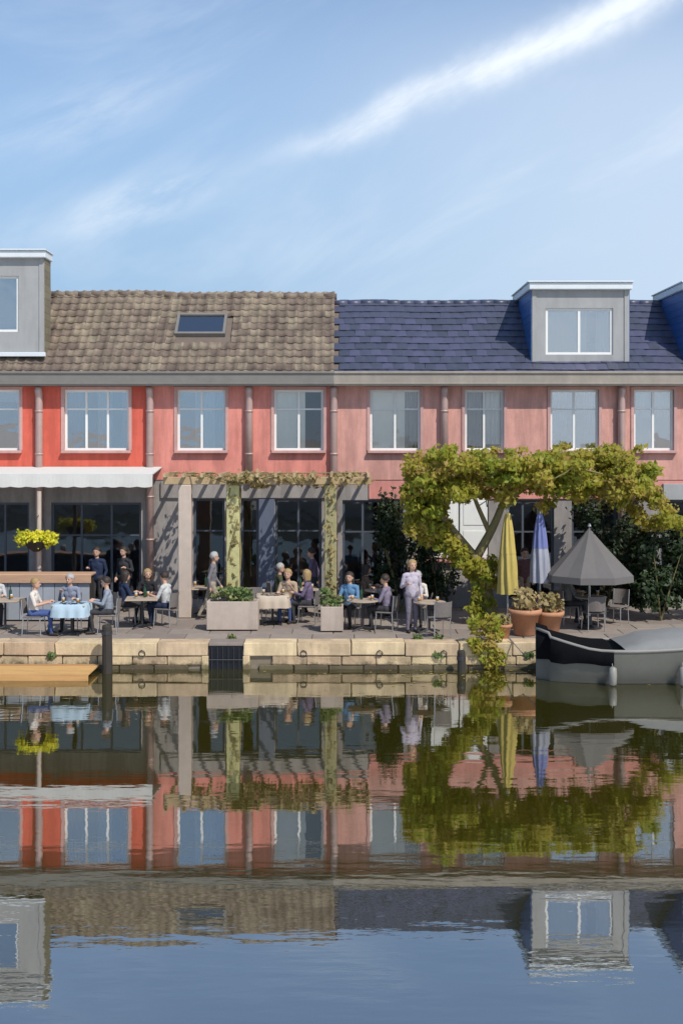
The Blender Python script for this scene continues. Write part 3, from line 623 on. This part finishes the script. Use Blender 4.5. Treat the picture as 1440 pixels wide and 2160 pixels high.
# ivy trailing down over the quay beneath the tree
iv=thing('ivy','olive green ivy hanging over the quay below the leafy tree','ivy',(X(1025,Q),Q-.03,TZ))
cl=[((g.uniform(-.32,.28),-.04,-.5+i*.05),(.17,.09,.1),1) for i in range(12)]+[((g.uniform(-.3,.3),g.uniform(.1,.5),g.uniform(.1,.5)),(.2,.2,.16),1) for i in range(9)]
leaves('foliage',cl,1500,.09,M['willow'],iv,31,.6)
mb=MB()
for i in range(5): x=-.25+i*.12; stem(mb,[(x*.4,.3,.02),(x,-.03,.03),(x*1.1,-.05,-.25),(x*1.2,-.06,-.5)],.014,.006,5)
mb.build('stem',M['bark'],iv)

# ------------------------------------------------------------------ parasols
def open_parasol(px,Y,label):
    t=thing('open_parasol',label,'parasol',(X(px,Y),Y,TZ)); zr=1.98; R_=1.08; hh=.92*.0+.98
    mb=MB(); mb.tube([(0,0,.05),(0,0,2.45)],.028,10); mb.build('pole',M['alu'],t)
    mb=MB(); mb.lathe([(.3,0),(.3,.05),(.08,.09),(.05,.3)],16); mb.build('base',M['steel'],t)
    n=8; mb=MB()
    def rim(k,r,z): a=2*PI*(k+.5)/n; return (r*math.cos(a),r*math.sin(a),z)
    apex=2.5
    for k in range(n):
        prev=None
        for s in range(6):
            r1_,r2_=R_*s/6,R_*(s+1)/6; z1=apex-(apex-1.34)*(s/6)**.92; z2=apex-(apex-1.34)*((s+1)/6)**.92
            md=lambda r,z,f: tuple((p+q)/2-(0,0,.05*f)[i] for i,(p,q) in enumerate(zip(rim(k,r,z),rim(k+1,r,z))))
            a1,a2=md(r1_,z1,s/6),md(r2_,z2,(s+1)/6)
            mb.quad(rim(k,r1_,z1),rim(k,r2_,z2),a2,a1); mb.quad(a1,a2,rim(k+1,r2_,z2),rim(k+1,r1_,z1))
        mb.quad(rim(k,R_,1.34),rim(k,R_+.01,1.18),rim(k+1,R_+.01,1.18),rim(k+1,R_,1.34))
    mb.build('canopy',M['parasol'],t)
    for k in range(n):
        mb=MB(); e=rim(k,R_*.98,1.335); mb.tube([(0,0,apex-.06),tuple(.5*(v) for v in e[:2])+((apex+1.34)/2-.07,),e],.009,5); mb.build('rib',M['alu'],t)
    mb=MB(); mb.lathe([(.02,0),(.05,.03),(.02,.1)],8,c=(0,0,apex)); mb.build('finial',M['alu'],t); return t
open_parasol(1242,30.6,'open grey parasol over the table by the boat')
def closed_parasol(px,Y,m1,m2,label,ztop=3.0,zlo=1.2):
    t=thing('closed_parasol',label,'parasol',(X(px,Y),Y,TZ),0,'folded parasols on the terrace')
    mb=MB(); mb.tube([(0,0,.05),(0,0,ztop+.08)],.025,8); mb.build('pole',M['alu'],t)
    mb=MB(); mb.lathe([(.27,0),(.27,.05),(.06,.09),(.045,.28)],16); mb.build('base',M['steel'],t)
    for nm,za_,zb_,ra,rb,mm in (('upper_fold',ztop,(ztop+zlo)/2,.05,.17,m1),('lower_fold',(ztop+zlo)/2+.02,zlo,.16,.22,m2)):
        mb=MB(); n=32; pr=[]
        for i in range(9):
            u=i/8; r=ra+(rb-ra)*u**.7; z=za_+(zb_-za_)*u; pr.append((r,z))
        k=len(mb.v)
        for r,z in pr:
            for j in range(n): gg=2*PI*j/n; rr=r*(1+.28*math.sin(8*gg+z*2)); mb.v.append((rr*math.cos(gg),rr*math.sin(gg),z))
        for i in range(8):
            for j in range(n): mb.f.append((k+i*n+j,k+(i+1)*n+j,k+(i+1)*n+(j+1)%n,k+i*n+(j+1)%n)); mb.m.append(0)
        mb.build(nm,M[mm],t,smooth=True)
    return t
closed_parasol(1070,30.7,'yellowfab','yellowfab','folded yellow parasol right of the leafy tree trunk',2.85,.84)
closed_parasol(1138,30.9,'bluefab','lavfab','folded parasol with a blue top and grey lavender skirt',2.82,1.1)

# ------------------------------------------------------------------ tables and chairs
def make_table(loc,label,clothm=None,round_=False):
    t=thing('cafe_table',label,'table',loc,rnd.uniform(-.2,.2),'terrace tables')
    mb=MB()
    if round_: mb.lathe([(.38,.715),(.4,.725),(.4,.745),(.385,.75)],22)
    else: mb.box(-.4,.4,-.4,.4,.715,.75,bev=.01)
    mb.build('tabletop',M['tabletop'],t)
    mb=MB(); mb.tube([(0,0,.06),(0,0,.715)],.03,10); mb.build('pedestal',M['steel'],t)
    mb=MB()
    for k in range(4): a=PI/4+k*PI/2; mb.tube([(0,0,.08),(.16*math.cos(a),.16*math.sin(a),.06),(.32*math.cos(a),.32*math.sin(a),.015)],[.025,.022,.015],6)
    mb.build('foot',M['steel'],t)
    if clothm:
        c=MB(); n=64; 
        def ring(sz,z,wv):
            o=[]
            for j in range(n):
                a=2*PI*j/n; q=max(abs(math.cos(a)),abs(math.sin(a))); r=sz/q*(1+wv*math.sin(a*12)); r=min(r,sz*1.28); o.append((r*math.cos(a),r*math.sin(a),z))
            return o
        rs=[ring(.2,.757,0),ring(.40,.757,0),ring(.415,.74,0),ring(.425,.60,.03),ring(.44,.46,.06)]
        for r in rs: c.v+=r
        for i in range(len(rs)-1):
            for j in range(n): c.f.append((i*n+j,i*n+(j+1)%n,(i+1)*n+(j+1)%n,(i+1)*n+j)); c.m.append(0)
        c.f.append(tuple(range(n))); c.m.append(0)
        o=c.build('tablecloth',M[clothm],None,True,(loc[0],loc[1],loc[2]+.001)); o.rotation_euler=t.rotation_euler
        tag(o,('pale blue' if clothm=='clothpale' else 'beige')+' cloth draped over the '+label,'tablecloth')
    return t
def make_chair():
    t=thing('cafe_chair','chair','chair',(0,0,0),0,'grey wicker terrace chairs')
    mb=MB(); mb.box(-.22,.22,-.22,.22,.43,.465,bev=.012); mb.build('seat',M['wicker'],t)
    mb=MB(); n=8
    for i in range(n):
        for j in range(3):
            f=lambda u,v:(-.21+.42*u,-.2-.07*math.sin(PI*u)-.05*v,.50+.36*v)
            a=[f(i/n,j/3),f((i+1)/n,j/3),f((i+1)/n,(j+1)/3),f(i/n,(j+1)/3)]
            mb.quad(*a); mb.quad(*[(p[0],p[1]-.02,p[2]) for p in reversed(a)])
    mb.build('backrest',M['wicker'],t,True)
    for sx in (-1,1):
        for sy in (-1,1):
            mb=MB(); mb.tube([(sx*.2,sy*.2,.44),(sx*.215,sy*.225,0)],.014,6); mb.build('leg',M['alu'],t)
        mb=MB(); mb.tube([(sx*.21,-.21,.44),(sx*.215,-.245,.87)],.013,6); mb.build('back_post',M['alu'],t)
    return t
chair0=make_chair(); used=[0]
def chair(x,y,rz,label):
    if not used[0]: used[0]=1; chair0.location=(x,y,TZ); chair0.rotation_euler=(0,0,rz); chair0['label']=label; return chair0
    return dup(chair0,(x,y,TZ),rz,label)

# ------------------------------------------------------------------ people
def person(loc,rz,label,shirt,trousers,hair,pose='sit',lean=.1,head=0,long_hair=False,scale=1.0,arm=0):
    """one continuous body: capsules along the skeleton, voxel-remeshed, clothed by region; local +Y is forward"""
    P=thing('person',label,'person',loc,rz); P.scale=(scale,)*3
    S=[]                                            # (a,b,ra,rb,kind)
    def seg(a,b,ra,rb,k): S.append((Vector(a),Vector(b),ra,rb,k))
    hz=.53 if pose=='sit' else .93
    hip=Vector((0,-.02,hz)); ch=hip+Vector((0,.18*lean,.34)); nk=hip+Vector((0,.36*lean,.53)); hd=nk+Vector((math.sin(head)*.02,.03+.05*lean,.17))
    seg((-.075,hip.y,hip.z),(.075,hip.y,hip.z),.115,.115,1); seg(hip,hip+(ch-hip)*.5,.125,.125,0); seg((-.05,hip.y,hip.z+.05),(-.06,ch.y,ch.z),.10,.115,0); seg((.05,hip.y,hip.z+.05),(.06,ch.y,ch.z),.10,.115,0)
    seg((-.14,nk.y-.01,nk.z-.07),(.14,nk.y-.01,nk.z-.07),.07,.07,0); seg(ch,nk+Vector((0,0,-.06)),.12,.09,0); seg(nk+Vector((0,0,-.04)),hd+Vector((0,-.01,-.05)),.055,.052,2)
    for s in (-1,1):
        h0=Vector((s*.09,hip.y,hip.z-.01))
        if pose=='sit': kn=Vector((s*.12,hip.y+.43,hip.z-.0)); an=Vector((s*.12,hip.y+.42+.06*s,.09))
        elif pose=='walk': kn=Vector((s*.09,.02+s*.17,.50)); an=Vector((s*.08,-.03+s*.25-(.06 if s<0 else 0),.10+(.04 if s<0 else 0)))
        else: kn=Vector((s*.095,.02,.50)); an=Vector((s*.1,-.02,.09))
        seg(h0,kn,.092,.062,1); seg(kn,an,.058,.042,1); seg(an+Vector((0,-.03,-.045)),an+Vector((s*.02,.15,-.055)),.042,.036,3)
        sh=Vector((s*.185,nk.y-.015,nk.z-.075))
        if pose=='sit': el=sh+Vector((s*.06,.10,-.25)); wr=el+Vector((-s*.07,.22,.05+(.16 if arm==s else 0)))
        elif pose=='walk': el=sh+Vector((s*.05,-s*.07-.02,-.28)); wr=el+Vector((-s*.01,-s*.06+.09,-.23))
        else: el=sh+Vector((s*.06,-.04,-.27)); wr=el+Vector((-s*.03,.13,-.19)) if arm!=s else el+Vector((-s*.05,.22,.08))
        seg(sh,el,.056,.046,0); seg(el,wr,.043,.032,0 if arm!=2 else 2)
        d=(wr-el).normalized(); up=Vector((0,0,1)); sd_=d.cross(up).normalized(); pal=wr+d*.075
        seg(wr,pal,.030,.036,2); seg(pal-sd_*.02,pal+sd_*.02,.022,.022,2)
        nn=sd_.cross(d).normalized()
        for i,(o_,l_) in enumerate(((-.030,.062),(-.010,.074),(.010,.070),(.030,.055))):
            b0=pal+sd_*o_+d*.01; b1=b0+d*l_*.55-nn*.006; b2=b1+d*l_*.4-nn*.028; seg(b0,b1,.0095,.009,2); seg(b1,b2,.009,.008,2)
        t0=wr+d*.03-sd_*s*.028; seg(t0,t0+d*.03-sd_*s*.03-nn*.01,.012,.010,2); seg(t0+d*.03-sd_*s*.03-nn*.01,t0+d*.062-sd_*s*.03-nn*.022,.010,.009,2)
    fw=Vector((math.sin(head),math.cos(head),0)); sd_=Vector((fw.y,-fw.x,0))
    seg(hd+Vector((0,0,.03)),hd+fw*.012+Vector((0,0,-.045)),.098,.078,2); seg(hd-fw*.03+Vector((0,0,.03)),hd-fw*.02+Vector((0,0,.03)),.095,.095,2)
    seg(hd+fw*.06+Vector((0,0,-.07)),hd+fw*.055+Vector((0,0,-.085)),.036,.030,2)           # chin
    seg(hd+fw*.092+Vector((0,0,.005)),hd+fw*.108+Vector((0,0,-.03)),.010,.015,2)            # nose
    for s in (-1,1): seg(hd+sd_*s*.098+Vector((0,0,.012)),hd+sd_*s*.094+Vector((0,0,-.03)),.015,.012,2)   # ears
    mb=MB()
    for a,b,ra,rb,k in S:
        d=b-a; l=d.length or 1e-4; d=d/l; pts=[];rs=[]
        for i in range(5): t=math.cos(PI/2*(1-i/4)); pts.append(a-d*ra*(math.cos(PI/2*i/4)*.98)); rs.append(max(ra*math.sin(PI/2*i/4),ra*.12))
        for i in range(5): pts.append(b+d*rb*(math.sin(PI/2*i/4)*.98)); rs.append(max(rb*math.cos(PI/2*i/4),rb*.12))
        mb.tube(pts,rs,12)
    o=mb.build('body',M['skin'],None); md=o.modifiers.new('r','REMESH'); md.mode='VOXEL'; md.voxel_size=.0105; sm_=o.modifiers.new('s','SMOOTH'); sm_.factor=.5; sm_.iterations=3
    dg=bpy.context.evaluated_depsgraph_get(); me=bpy.data.meshes.new_from_object(o.evaluated_get(dg)); me.name='body'
    old=o.data; bpy.data.objects.remove(o); bpy.data.meshes.remove(old)
    nP=len(me.polygons); c=np.zeros(nP*3); me.polygons.foreach_get('center',c); c=c.reshape(-1,3); best=np.full(nP,9.); kd=np.zeros(nP,int)
    for a,b,ra,rb,k in S:
        a_,b_=np.array(a),np.array(b); d=b_-a_; t=np.clip(((c-a_)@d)/max(d@d,1e-9),0,1); e=np.linalg.norm(c-(a_+t[:,None]*d),axis=1)-(ra+(rb-ra)*t)
        u=e<best; best[u]=e[u]; kd[u]=k
    me.materials.clear()
    for q in (cloth(*shirt),cloth(*trousers),M['skin'],M['shoe']): me.materials.append(q)
    me.polygons.foreach_set('material_index',kd.astype(np.int32)); me.polygons.foreach_set('use_smooth',[True]*nP)
    link('body',me,P)
    # eyes and mouth
    e=MB()
    for s in (-1,1): e.lathe([(.002,-.009),(.009,-.005),(.011,0),(.009,.005),(.002,.009)],8,c=tuple(hd+fw*.093+sd_*s*.034+Vector((0,0,.012))))
    e.build('eyes',M['hairdark'],P,True)
    e=MB(); e.tube([hd+fw*.088+sd_*-.024+Vector((0,0,-.056)),hd+fw*.096+Vector((0,0,-.054)),hd+fw*.088+sd_*.024+Vector((0,0,-.056))],.005,6); e.build('mouth',cloth('lip',(.36,.12,.10)),P)
    hb=MB(); n=16; cc=hd+Vector((0,0,.035))-fw*.015
    for i in range(9):
        th=PI*.62*i/8
        for j in range(n):
            a=2*PI*j/n; dr=sd_*math.cos(a)+fw*math.sin(a); front=max(0,math.sin(a)); tt=th*(1-.38*front)
            rr=.114+.007*math.sin(a*5+i*1.3+len(label))+.005*math.sin(a*11+i*2.1); p=cc+dr*rr*math.sin(tt)+Vector((0,0,rr*math.cos(tt)))
            if long_hair and i>6 and front<.3: p=p+Vector((0,0,-.06*(i-6)))
            hb.v.append(tuple(p))
    for i in range(8):
        for j in range(n): hb.f.append((i*n+j,(i+1)*n+j,(i+1)*n+(j+1)%n,i*n+(j+1)%n)); hb.m.append(0)
    hb.build('hair',M[hair],P,True)
    return P

# ------------------------------------------------------------------ terrace furnishing: the left terrace under the awning
def place_set(px,Y,label,clothm=None,round_=False): return make_table((X(px,Y),Y,TZ),label,clothm,round_)
def sitter(px,Y,rz,label,*a,**k):
    x=X(px,Y); person((x,Y,TZ-.0),rz,label,*a,pose='sit',**k); return x,Y,rz
def seat_for(x,y,rz,label): chair(x-math.sin(-rz)*.02,y-.02,rz,label)
bar=thing('bar_counter','long wooden topped bar counter under the white awning','counter',(X(60,32.0),32.0,TZ))
mb=MB(); mb.box(X(-150,32.4)-X(60,32.4),X(196,32.4)-X(60,32.4),-.3,.35,1.16,1.22,bev=.015); mb.box(X(-150,32.4)-X(60,32.4),X(196,32.4)-X(60,32.4),-.33,-.302,1.0,1.2); mb.build('counter_top',M['counter'],bar)
xa=X(-146,32.4)-X(60,32.4); xb=X(192,32.4)-X(60,32.4); n=14
for i in range(n):
    mb=MB(); u=xa+(xb-xa)*i/n; v=xa+(xb-xa)*(i+1)/n; mb.box(u+.006,v-.006,-.25,-.22,  .04,1.155,bev=.004); mb.build('front_panel',M['panel'],bar)
mb=MB(); mb.box(xa,xb,-.21,.3,.0,1.15); mb.build('carcass',M['darkwood'],bar)
place_set(152,29.55,'square table left of the mooring post','clothpale')
place_set(12,30.3,'square table at the left edge by the bar counter')
place_set(430,32.9,'square table in the shade behind the wide planter')
place_set(640,32.6,'square table under the pergola before the shop window')
place_set(800,32.3,'round table before the dark evergreen shrub',None,True)
place_set(300,30.6,'square table under the right end of the awning')
place_set(575,31.2,'square table behind the wide planter','clothbeige')
place_set(765,30.2,'round table left of the person in the lavender shirt',None,True)
place_set(905,29.9,'round table beside the leafy tree trunk',None,True)
place_set(1245,30.9,'round table under the open grey parasol',None,True)
blue=('blue_jeans',(.05,.085,.22)); dk=('navy_jacket',(.015,.025,.06)); gr=('charcoal_trousers',(.035,.035,.04))
lav=('lavender_shirt',(.40,.36,.42)); wh=('pale_shirt',(.55,.50,.45)); gb=('grey_blue_jumper',(.22,.25,.30)); pu=('purple_jumper',(.12,.09,.15)); mb_=('mid_blue_shirt',(.10,.20,.33)); pg_=('pale_grey_shirt',(.44,.44,.43)); tn=('tan_trousers',(.33,.25,.17)); rd=('maroon_top',(.13,.06,.06))
def pair(px,Y,rz,plab,clab,*a,**k):
    sitter(px,Y,rz,plab,*a,**k); chair(X(px,Y),Y,rz,clab)
pair(72,29.5,R(-92),'person in a pale shirt and blue jeans seated left of the pale blue cloth','chair under the person in blue jeans',wh,blue,'hairfair',arm=2)
pair(228,29.75,R(95),'person in a grey blue jumper seated right of the pale blue cloth','chair under the person in the grey blue jumper',gb,gr,'hairdark')
pair(-10,31.0,R(200),'person in a grey shirt seated at the left edge before the bar','chair at the left edge before the bar',pg_,gr,'hairgrey',arm=1)
pair(262,31.15,R(-60),'person in a navy jacket seated under the right end of the awning','chair under the person in the navy jacket',dk,gr,'hairdark',long_hair=True)
pair(350,30.9,R(70),'person in a pale grey shirt seated left of the pale pergola post','chair under the person in the pale grey shirt',pg_,dk,'hairdark',arm=2)
pair(650,31.4,R(80),'person in a purple jumper seated behind the narrow planter','chair under the person in the purple jumper',pu,gr,'hairfair',long_hair=True)
pair(738,30.9,R(160),'person in a blue shirt seated at the round table','chair under the person in the blue shirt',mb_,gr,'hairdark')
person((X(868,29.9),29.9,TZ),R(200),'standing person in a pale lavender shirt, left of the leafy tree',lav,('mauve_trousers',(.16,.14,.18)),'hairfair','stand',.06,long_hair=True,arm=1)
pair(815,30.3,R(70),'person in a grey purple jacket seated right of the round table','chair under the person in the grey purple jacket',('grey_purple_jacket',(.19,.16,.22)),gr,'hairdark',arm=1)
pair(588,33.1,R(-80),'person in a dark green coat seated under the pergola','chair under the person in the dark green coat',('green_coat',(.05,.06,.03)),gr,'hairgrey',head=.3)
pair(610,31.7,R(165),'person in a tan jacket seated behind the beige tablecloth','chair under the person in the tan jacket',('tan_jacket',(.36,.27,.19)),blue,'hairfair',lean=.3,arm=-1)
pair(770,32.7,R(-75),'person in a brown top seated before the dark evergreen shrub','chair under the person in the brown top',('brown_top',(.14,.09,.06)),gr,'hairdark',long_hair=True)
pair(312,31.7,R(185),'person in a black coat seated facing the water under the awning end','chair under the person in the black coat',('black_coat',(.015,.015,.018)),gr,'hairfair',lean=.25,head=-.3,long_hair=True)
pair(150,30.5,R(180),'person in a grey blue coat seated behind the pale blue cloth','chair under the person in the grey blue coat',('grey_blue_coat',(.20,.22,.28)),gr,'hairgrey',lean=.2,arm=1,head=.4)
pair(1195,31.3,R(-70),'person in a grey top seated left under the grey parasol','chair under the person in the grey top',('grey_top',(.20,.20,.20)),gr,'hairdark')
person((X(262,33.7),33.7,TZ),R(150),'standing person in a dark apron behind the black coat',('apron_shirt',(.03,.03,.035)),gr,'hairdark','stand',.05,arm=-1)
person((X(448,32.0),32.0,TZ),R(-85),'walking person in a grey jacket between the pergola posts',('grey_jacket',(.16,.15,.16)),('beige_trousers',(.3,.25,.19)),'hairgrey','walk',.12)
pair(880,31.2,R(170),'person in a pale shirt seated behind the round table by the tree','chair under the person in the pale shirt by the tree',wh,gr,'hairgrey')
person((X(205,33.5),33.5,TZ),R(170),'standing person in a navy jacket at the end of the bar counter',dk,gr,'hairdark','stand',.05,arm=1)
person((X(660,33.2),33.2,TZ),R(80),'walking person in a purple jumper before the dark shop window',pu,gr,'hairdark','walk',.1)
person((X(1105,33.2),33.2,TZ),R(190),'standing person in a maroon top behind the folded parasols',rd,tn,'hairdark','stand',.05)
for px,Y,rz,lab in ((540,31.6,R(200),'empty chair left of the beige tablecloth'),(402,33.2,R(-80),'empty chair left of the shaded table'),
    (1300,31.3,R(140),'empty chair right of the parasol table'),(1250,30.2,R(10),'empty chair in front of the parasol table'),(925,29.2,R(20),'empty chair by the tree, backing on to the water')):
    chair(X(px,Y),Y,rz,lab)
# glasses and bottles on the tables
glassy=mat('drinking_glass',(.42,.46,.46),.1,.05,5,0,spec=.8); amber=mat('drink',(.36,.17,.03),.3,.1,9,0); green=mat('bottle_glass',(.015,.05,.02),.12,.1,9,0,spec=.7)
q=MB(); q.lathe([(.028,0),(.03,.005),(.036,.13),(.033,.132)],12); gme=q.mesh('glass',glassy,True); q=MB(); q.lathe([(.037,.03),(.038,.1)],12); dme=q.mesh('drink',amber,True)
q=MB(); q.lathe([(.034,0),(.037,.01),(.037,.19),(.014,.25),(.013,.31),(.016,.312),(.016,.325)],12); bme=q.mesh('bottle',green,True)
for t in [o for o in list(bpy.data.objects) if o.get('category')=='table']:
    L_=t['label']; on=L_
    zt=TZ+.757
    for k,side in ((0,'left'),(1,'right')):
        p=(t.location.x+(-1,1)[k]*rnd.uniform(.12,.26),t.location.y+rnd.uniform(-.2,.2),zt)
        o=link('drinking_glass',gme,None,p); tag(o,side+' of two glasses on the '+on,'glass','glasses on the terrace tables'); link('drink',dme,o)
    if rnd.random()<.55:
        o=link('wine_bottle',bme,None,(t.location.x+rnd.uniform(-.1,.1),t.location.y+.1,zt)); tag(o,'green bottle on the '+on,'bottle','bottles on the terrace tables')
# terracotta pots beside the trunk
def pot(px,Y,s,label,seed):
    t=thing('plant_pot',label,'plant pot',(X(px,Y),Y,TZ),0,'terracotta pots by the tree'); t.scale=(s,s,s)
    mb=MB(); mb.lathe([(.15,0),(.17,.02),(.235,.33),(.27,.34),(.275,.42),(.24,.42),(.23,.36)],20); mb.build('pot',M['terra'],t,True)
    mb=MB(); mb.lathe([(.22,.355),(.1,.38)],16); mb.build('soil',M['soil'],t)
    leaves('plant',[((0,0,.57),(.22,.22,.2),1)],280,.08,M['vine'],t,seed); return t
pot(1106,29.5,1.5,'large terracotta pot of brown leaves right of the tree trunk',41)
pot(1158,29.7,1.3,'medium terracotta pot beside the stern of the boat',42)
pot(1060,29.0,.8,'small terracotta pot at the foot of the tree trunk',43)

g=np.random.default_rng(77); n=90; mb=MB()
for i in range(n):
    x=X(1030,Q)+g.normal()*2.2; y=Q-.12-abs(g.normal())*.9; a=g.random()*6.28; l=.035+.03*g.random(); ca,sa=math.cos(a)*l,math.sin(a)*l
    mb.quad((x-ca,y-sa,.006),(x+sa*.5,y-ca*.5,.007),(x+ca,y+sa,.008),(x-sa*.5,y+ca*.5,.007))
o=mb.build('floating_leaves',mat('fallen_leaf',(.30,.24,.06),.7,.2,9,0)); o['kind']='stuff'; o['label']='fallen yellow leaves floating by the quay under the tree'; o['category']='leaves'
# ------------------------------------------------------------------ landing stage, mooring posts, boat
YJ=Q-.75
ls=thing('landing_stage','low wooden landing stage below the terrace at the left','landing stage',(X(60,YJ),YJ-.06,0))
xa,xb=X(-180,YJ)-X(60,YJ),X(198,YJ)-X(60,YJ)
for i in range(5):
    mb=MB(); y=-.5+i*.24; mb.box(xa,xb,y,y+.225,.10,.145,bev=.006); mb.build('plank',M['deck'],ls)
mb=MB(); mb.box(xa,xb,-.56,-.51,-.08,.14,bev=.006); mb.build('fascia_beam',M['deck'],ls)
for px in (-150,-40,60,160):
    mb=MB(); x=X(px,YJ)-X(60,YJ); mb.tube([(x,-.44,-1.2),(x,-.44,.098)],.07,8); mb.build('pile',M['darkwood'],ls)
def mooring(px,Y,ptop,label,r=.12):
    t=thing('mooring_post',label,'mooring post',(X(px,Y),Y,0),0,'mooring posts in the canal')
    mb=MB(); h=Z(ptop,Y); mb.tube([(0,0,-1.4),(.01,0,h*.4),(.0,0,h-.04),(0,0,h)],[r,r*.98,r*.93,r*.8],12); mb.build('pile',M['darkwood'],t)
    mb=MB(); mb.lathe([(r*1.02,h-.22),(r*1.04,h-.21),(r*1.04,h-.15),(r*1.02,h-.14)],12); mb.build('iron_band',M['steel'],t); return t
mooring(226,Q-.45,1318,'dark mooring post right of the landing stage')
mooring(972,Q-.35,1372,'short dark mooring post below the leafy tree',.1)
bt=thing('moored_boat','grey boat with a black bow tarpaulin and grey cover moored at the right','boat',(X(1330,Q-1.1),Q-1.1,0))
mb=MB(); Lb=4.6; ns=18; secs=[]
for i in range(ns+1):
    u=i/ns; x=-2.35+Lb*u; b=.82*math.sin(min(1,u/.42)*PI/2)**.75 if u<.42 else .82-.1*(u-.42); b=max(b,.02); sh=.84-.12*math.sin(PI*min(u*1.1,1))+ .26*max(0,.3-u)/.3
    secs.append([(x+(.25*(1-u) if u<.1 else 0),yy*b,zz) for yy,zz in ((-1,sh),(-.97,sh*.55),(-.8,.02),(-.45,-.16),(0,-.22),(.45,-.16),(.8,.02),(.97,sh*.55),(1,sh))])
n=9
for s in secs: mb.v+=s
for i in range(ns):
    for j in range(n-1): mb.f.append((i*n+j,i*n+j+1,(i+1)*n+j+1,(i+1)*n+j)); mb.m.append(0)
mb.f.append(tuple(ns*n+j for j in range(n))); mb.m.append(0)
mb.build('hull',M['boathull'],bt,True)
for sgn,j in ((-1,0),(1,8)):
    mb=MB(); mb.tube([Vector(s[j])+Vector((0,0,.01)) for s in secs],.035,6); mb.build('gunwale',M['boatrim'],bt,True)
mb=MB(); nt_=8                     # tarpaulin over the bow, hanging down the sides
for i in range(nt_):
    s=secs[i]; b=s[8][1]+.03; zz=s[0][2]; lo=.44+.03*math.sin(i*1.7)
    mb.v+=[(s[0][0],-b*.97,lo),(s[0][0],-b,zz*.6),(s[0][0],-b*1.0,zz+.02),(s[0][0],-b*.45,zz+.10),(s[0][0],0,zz+.13),(s[0][0],b*.45,zz+.10),(s[0][0],b,zz+.02),(s[0][0],b,zz*.6),(s[0][0],b*.97,lo)]
for i in range(nt_-1):
    for j in range(8): mb.f.append((i*9+j,i*9+j+1,(i+1)*9+j+1,(i+1)*9+j)); mb.m.append(0)
mb.build('bow_tarpaulin',M['tarp'],bt,True)
mb=MB(); k=len(mb.v); c0=8
for i in range(c0,ns+1):
    s=secs[i]; b=s[8][1]; zz=s[0][2]; hgt=.3*min(1,(i-c0)/3+.15)*(1+.08*math.sin(i*2.1))
    for j in range(9): a=PI*j/8; mb.v.append((s[0][0],-b*1.02*math.cos(a),zz+.02+hgt*math.sin(a)**.7))
for i in range(ns-c0):
    for j in range(8): mb.f.append((i*9+j,i*9+j+1,(i+1)*9+j+1,(i+1)*9+j)); mb.m.append(0)
mb.build('cover',M['boatgrey'],bt,True)
mb=MB(); s=secs[1]; mb.tube([(-2.1,.1,.6),(-2.3,.5,.45),(-2.45,.95,.62),(-2.5,1.35,.68)],.014,6); mb.build('mooring_rope',M['boatrim'],bt)
for x in (-.6,.9):
    mb=MB(); mb.lathe([(.03,-.2),(.08,-.17),(.09,0),(.08,.17),(.03,.2)],10,c=(x,-.9,.22)); mb.tube([(x,-.88,.4),(x,-.82,.5)],.01,5); mb.build('fender',M['boatrim'],bt,True)
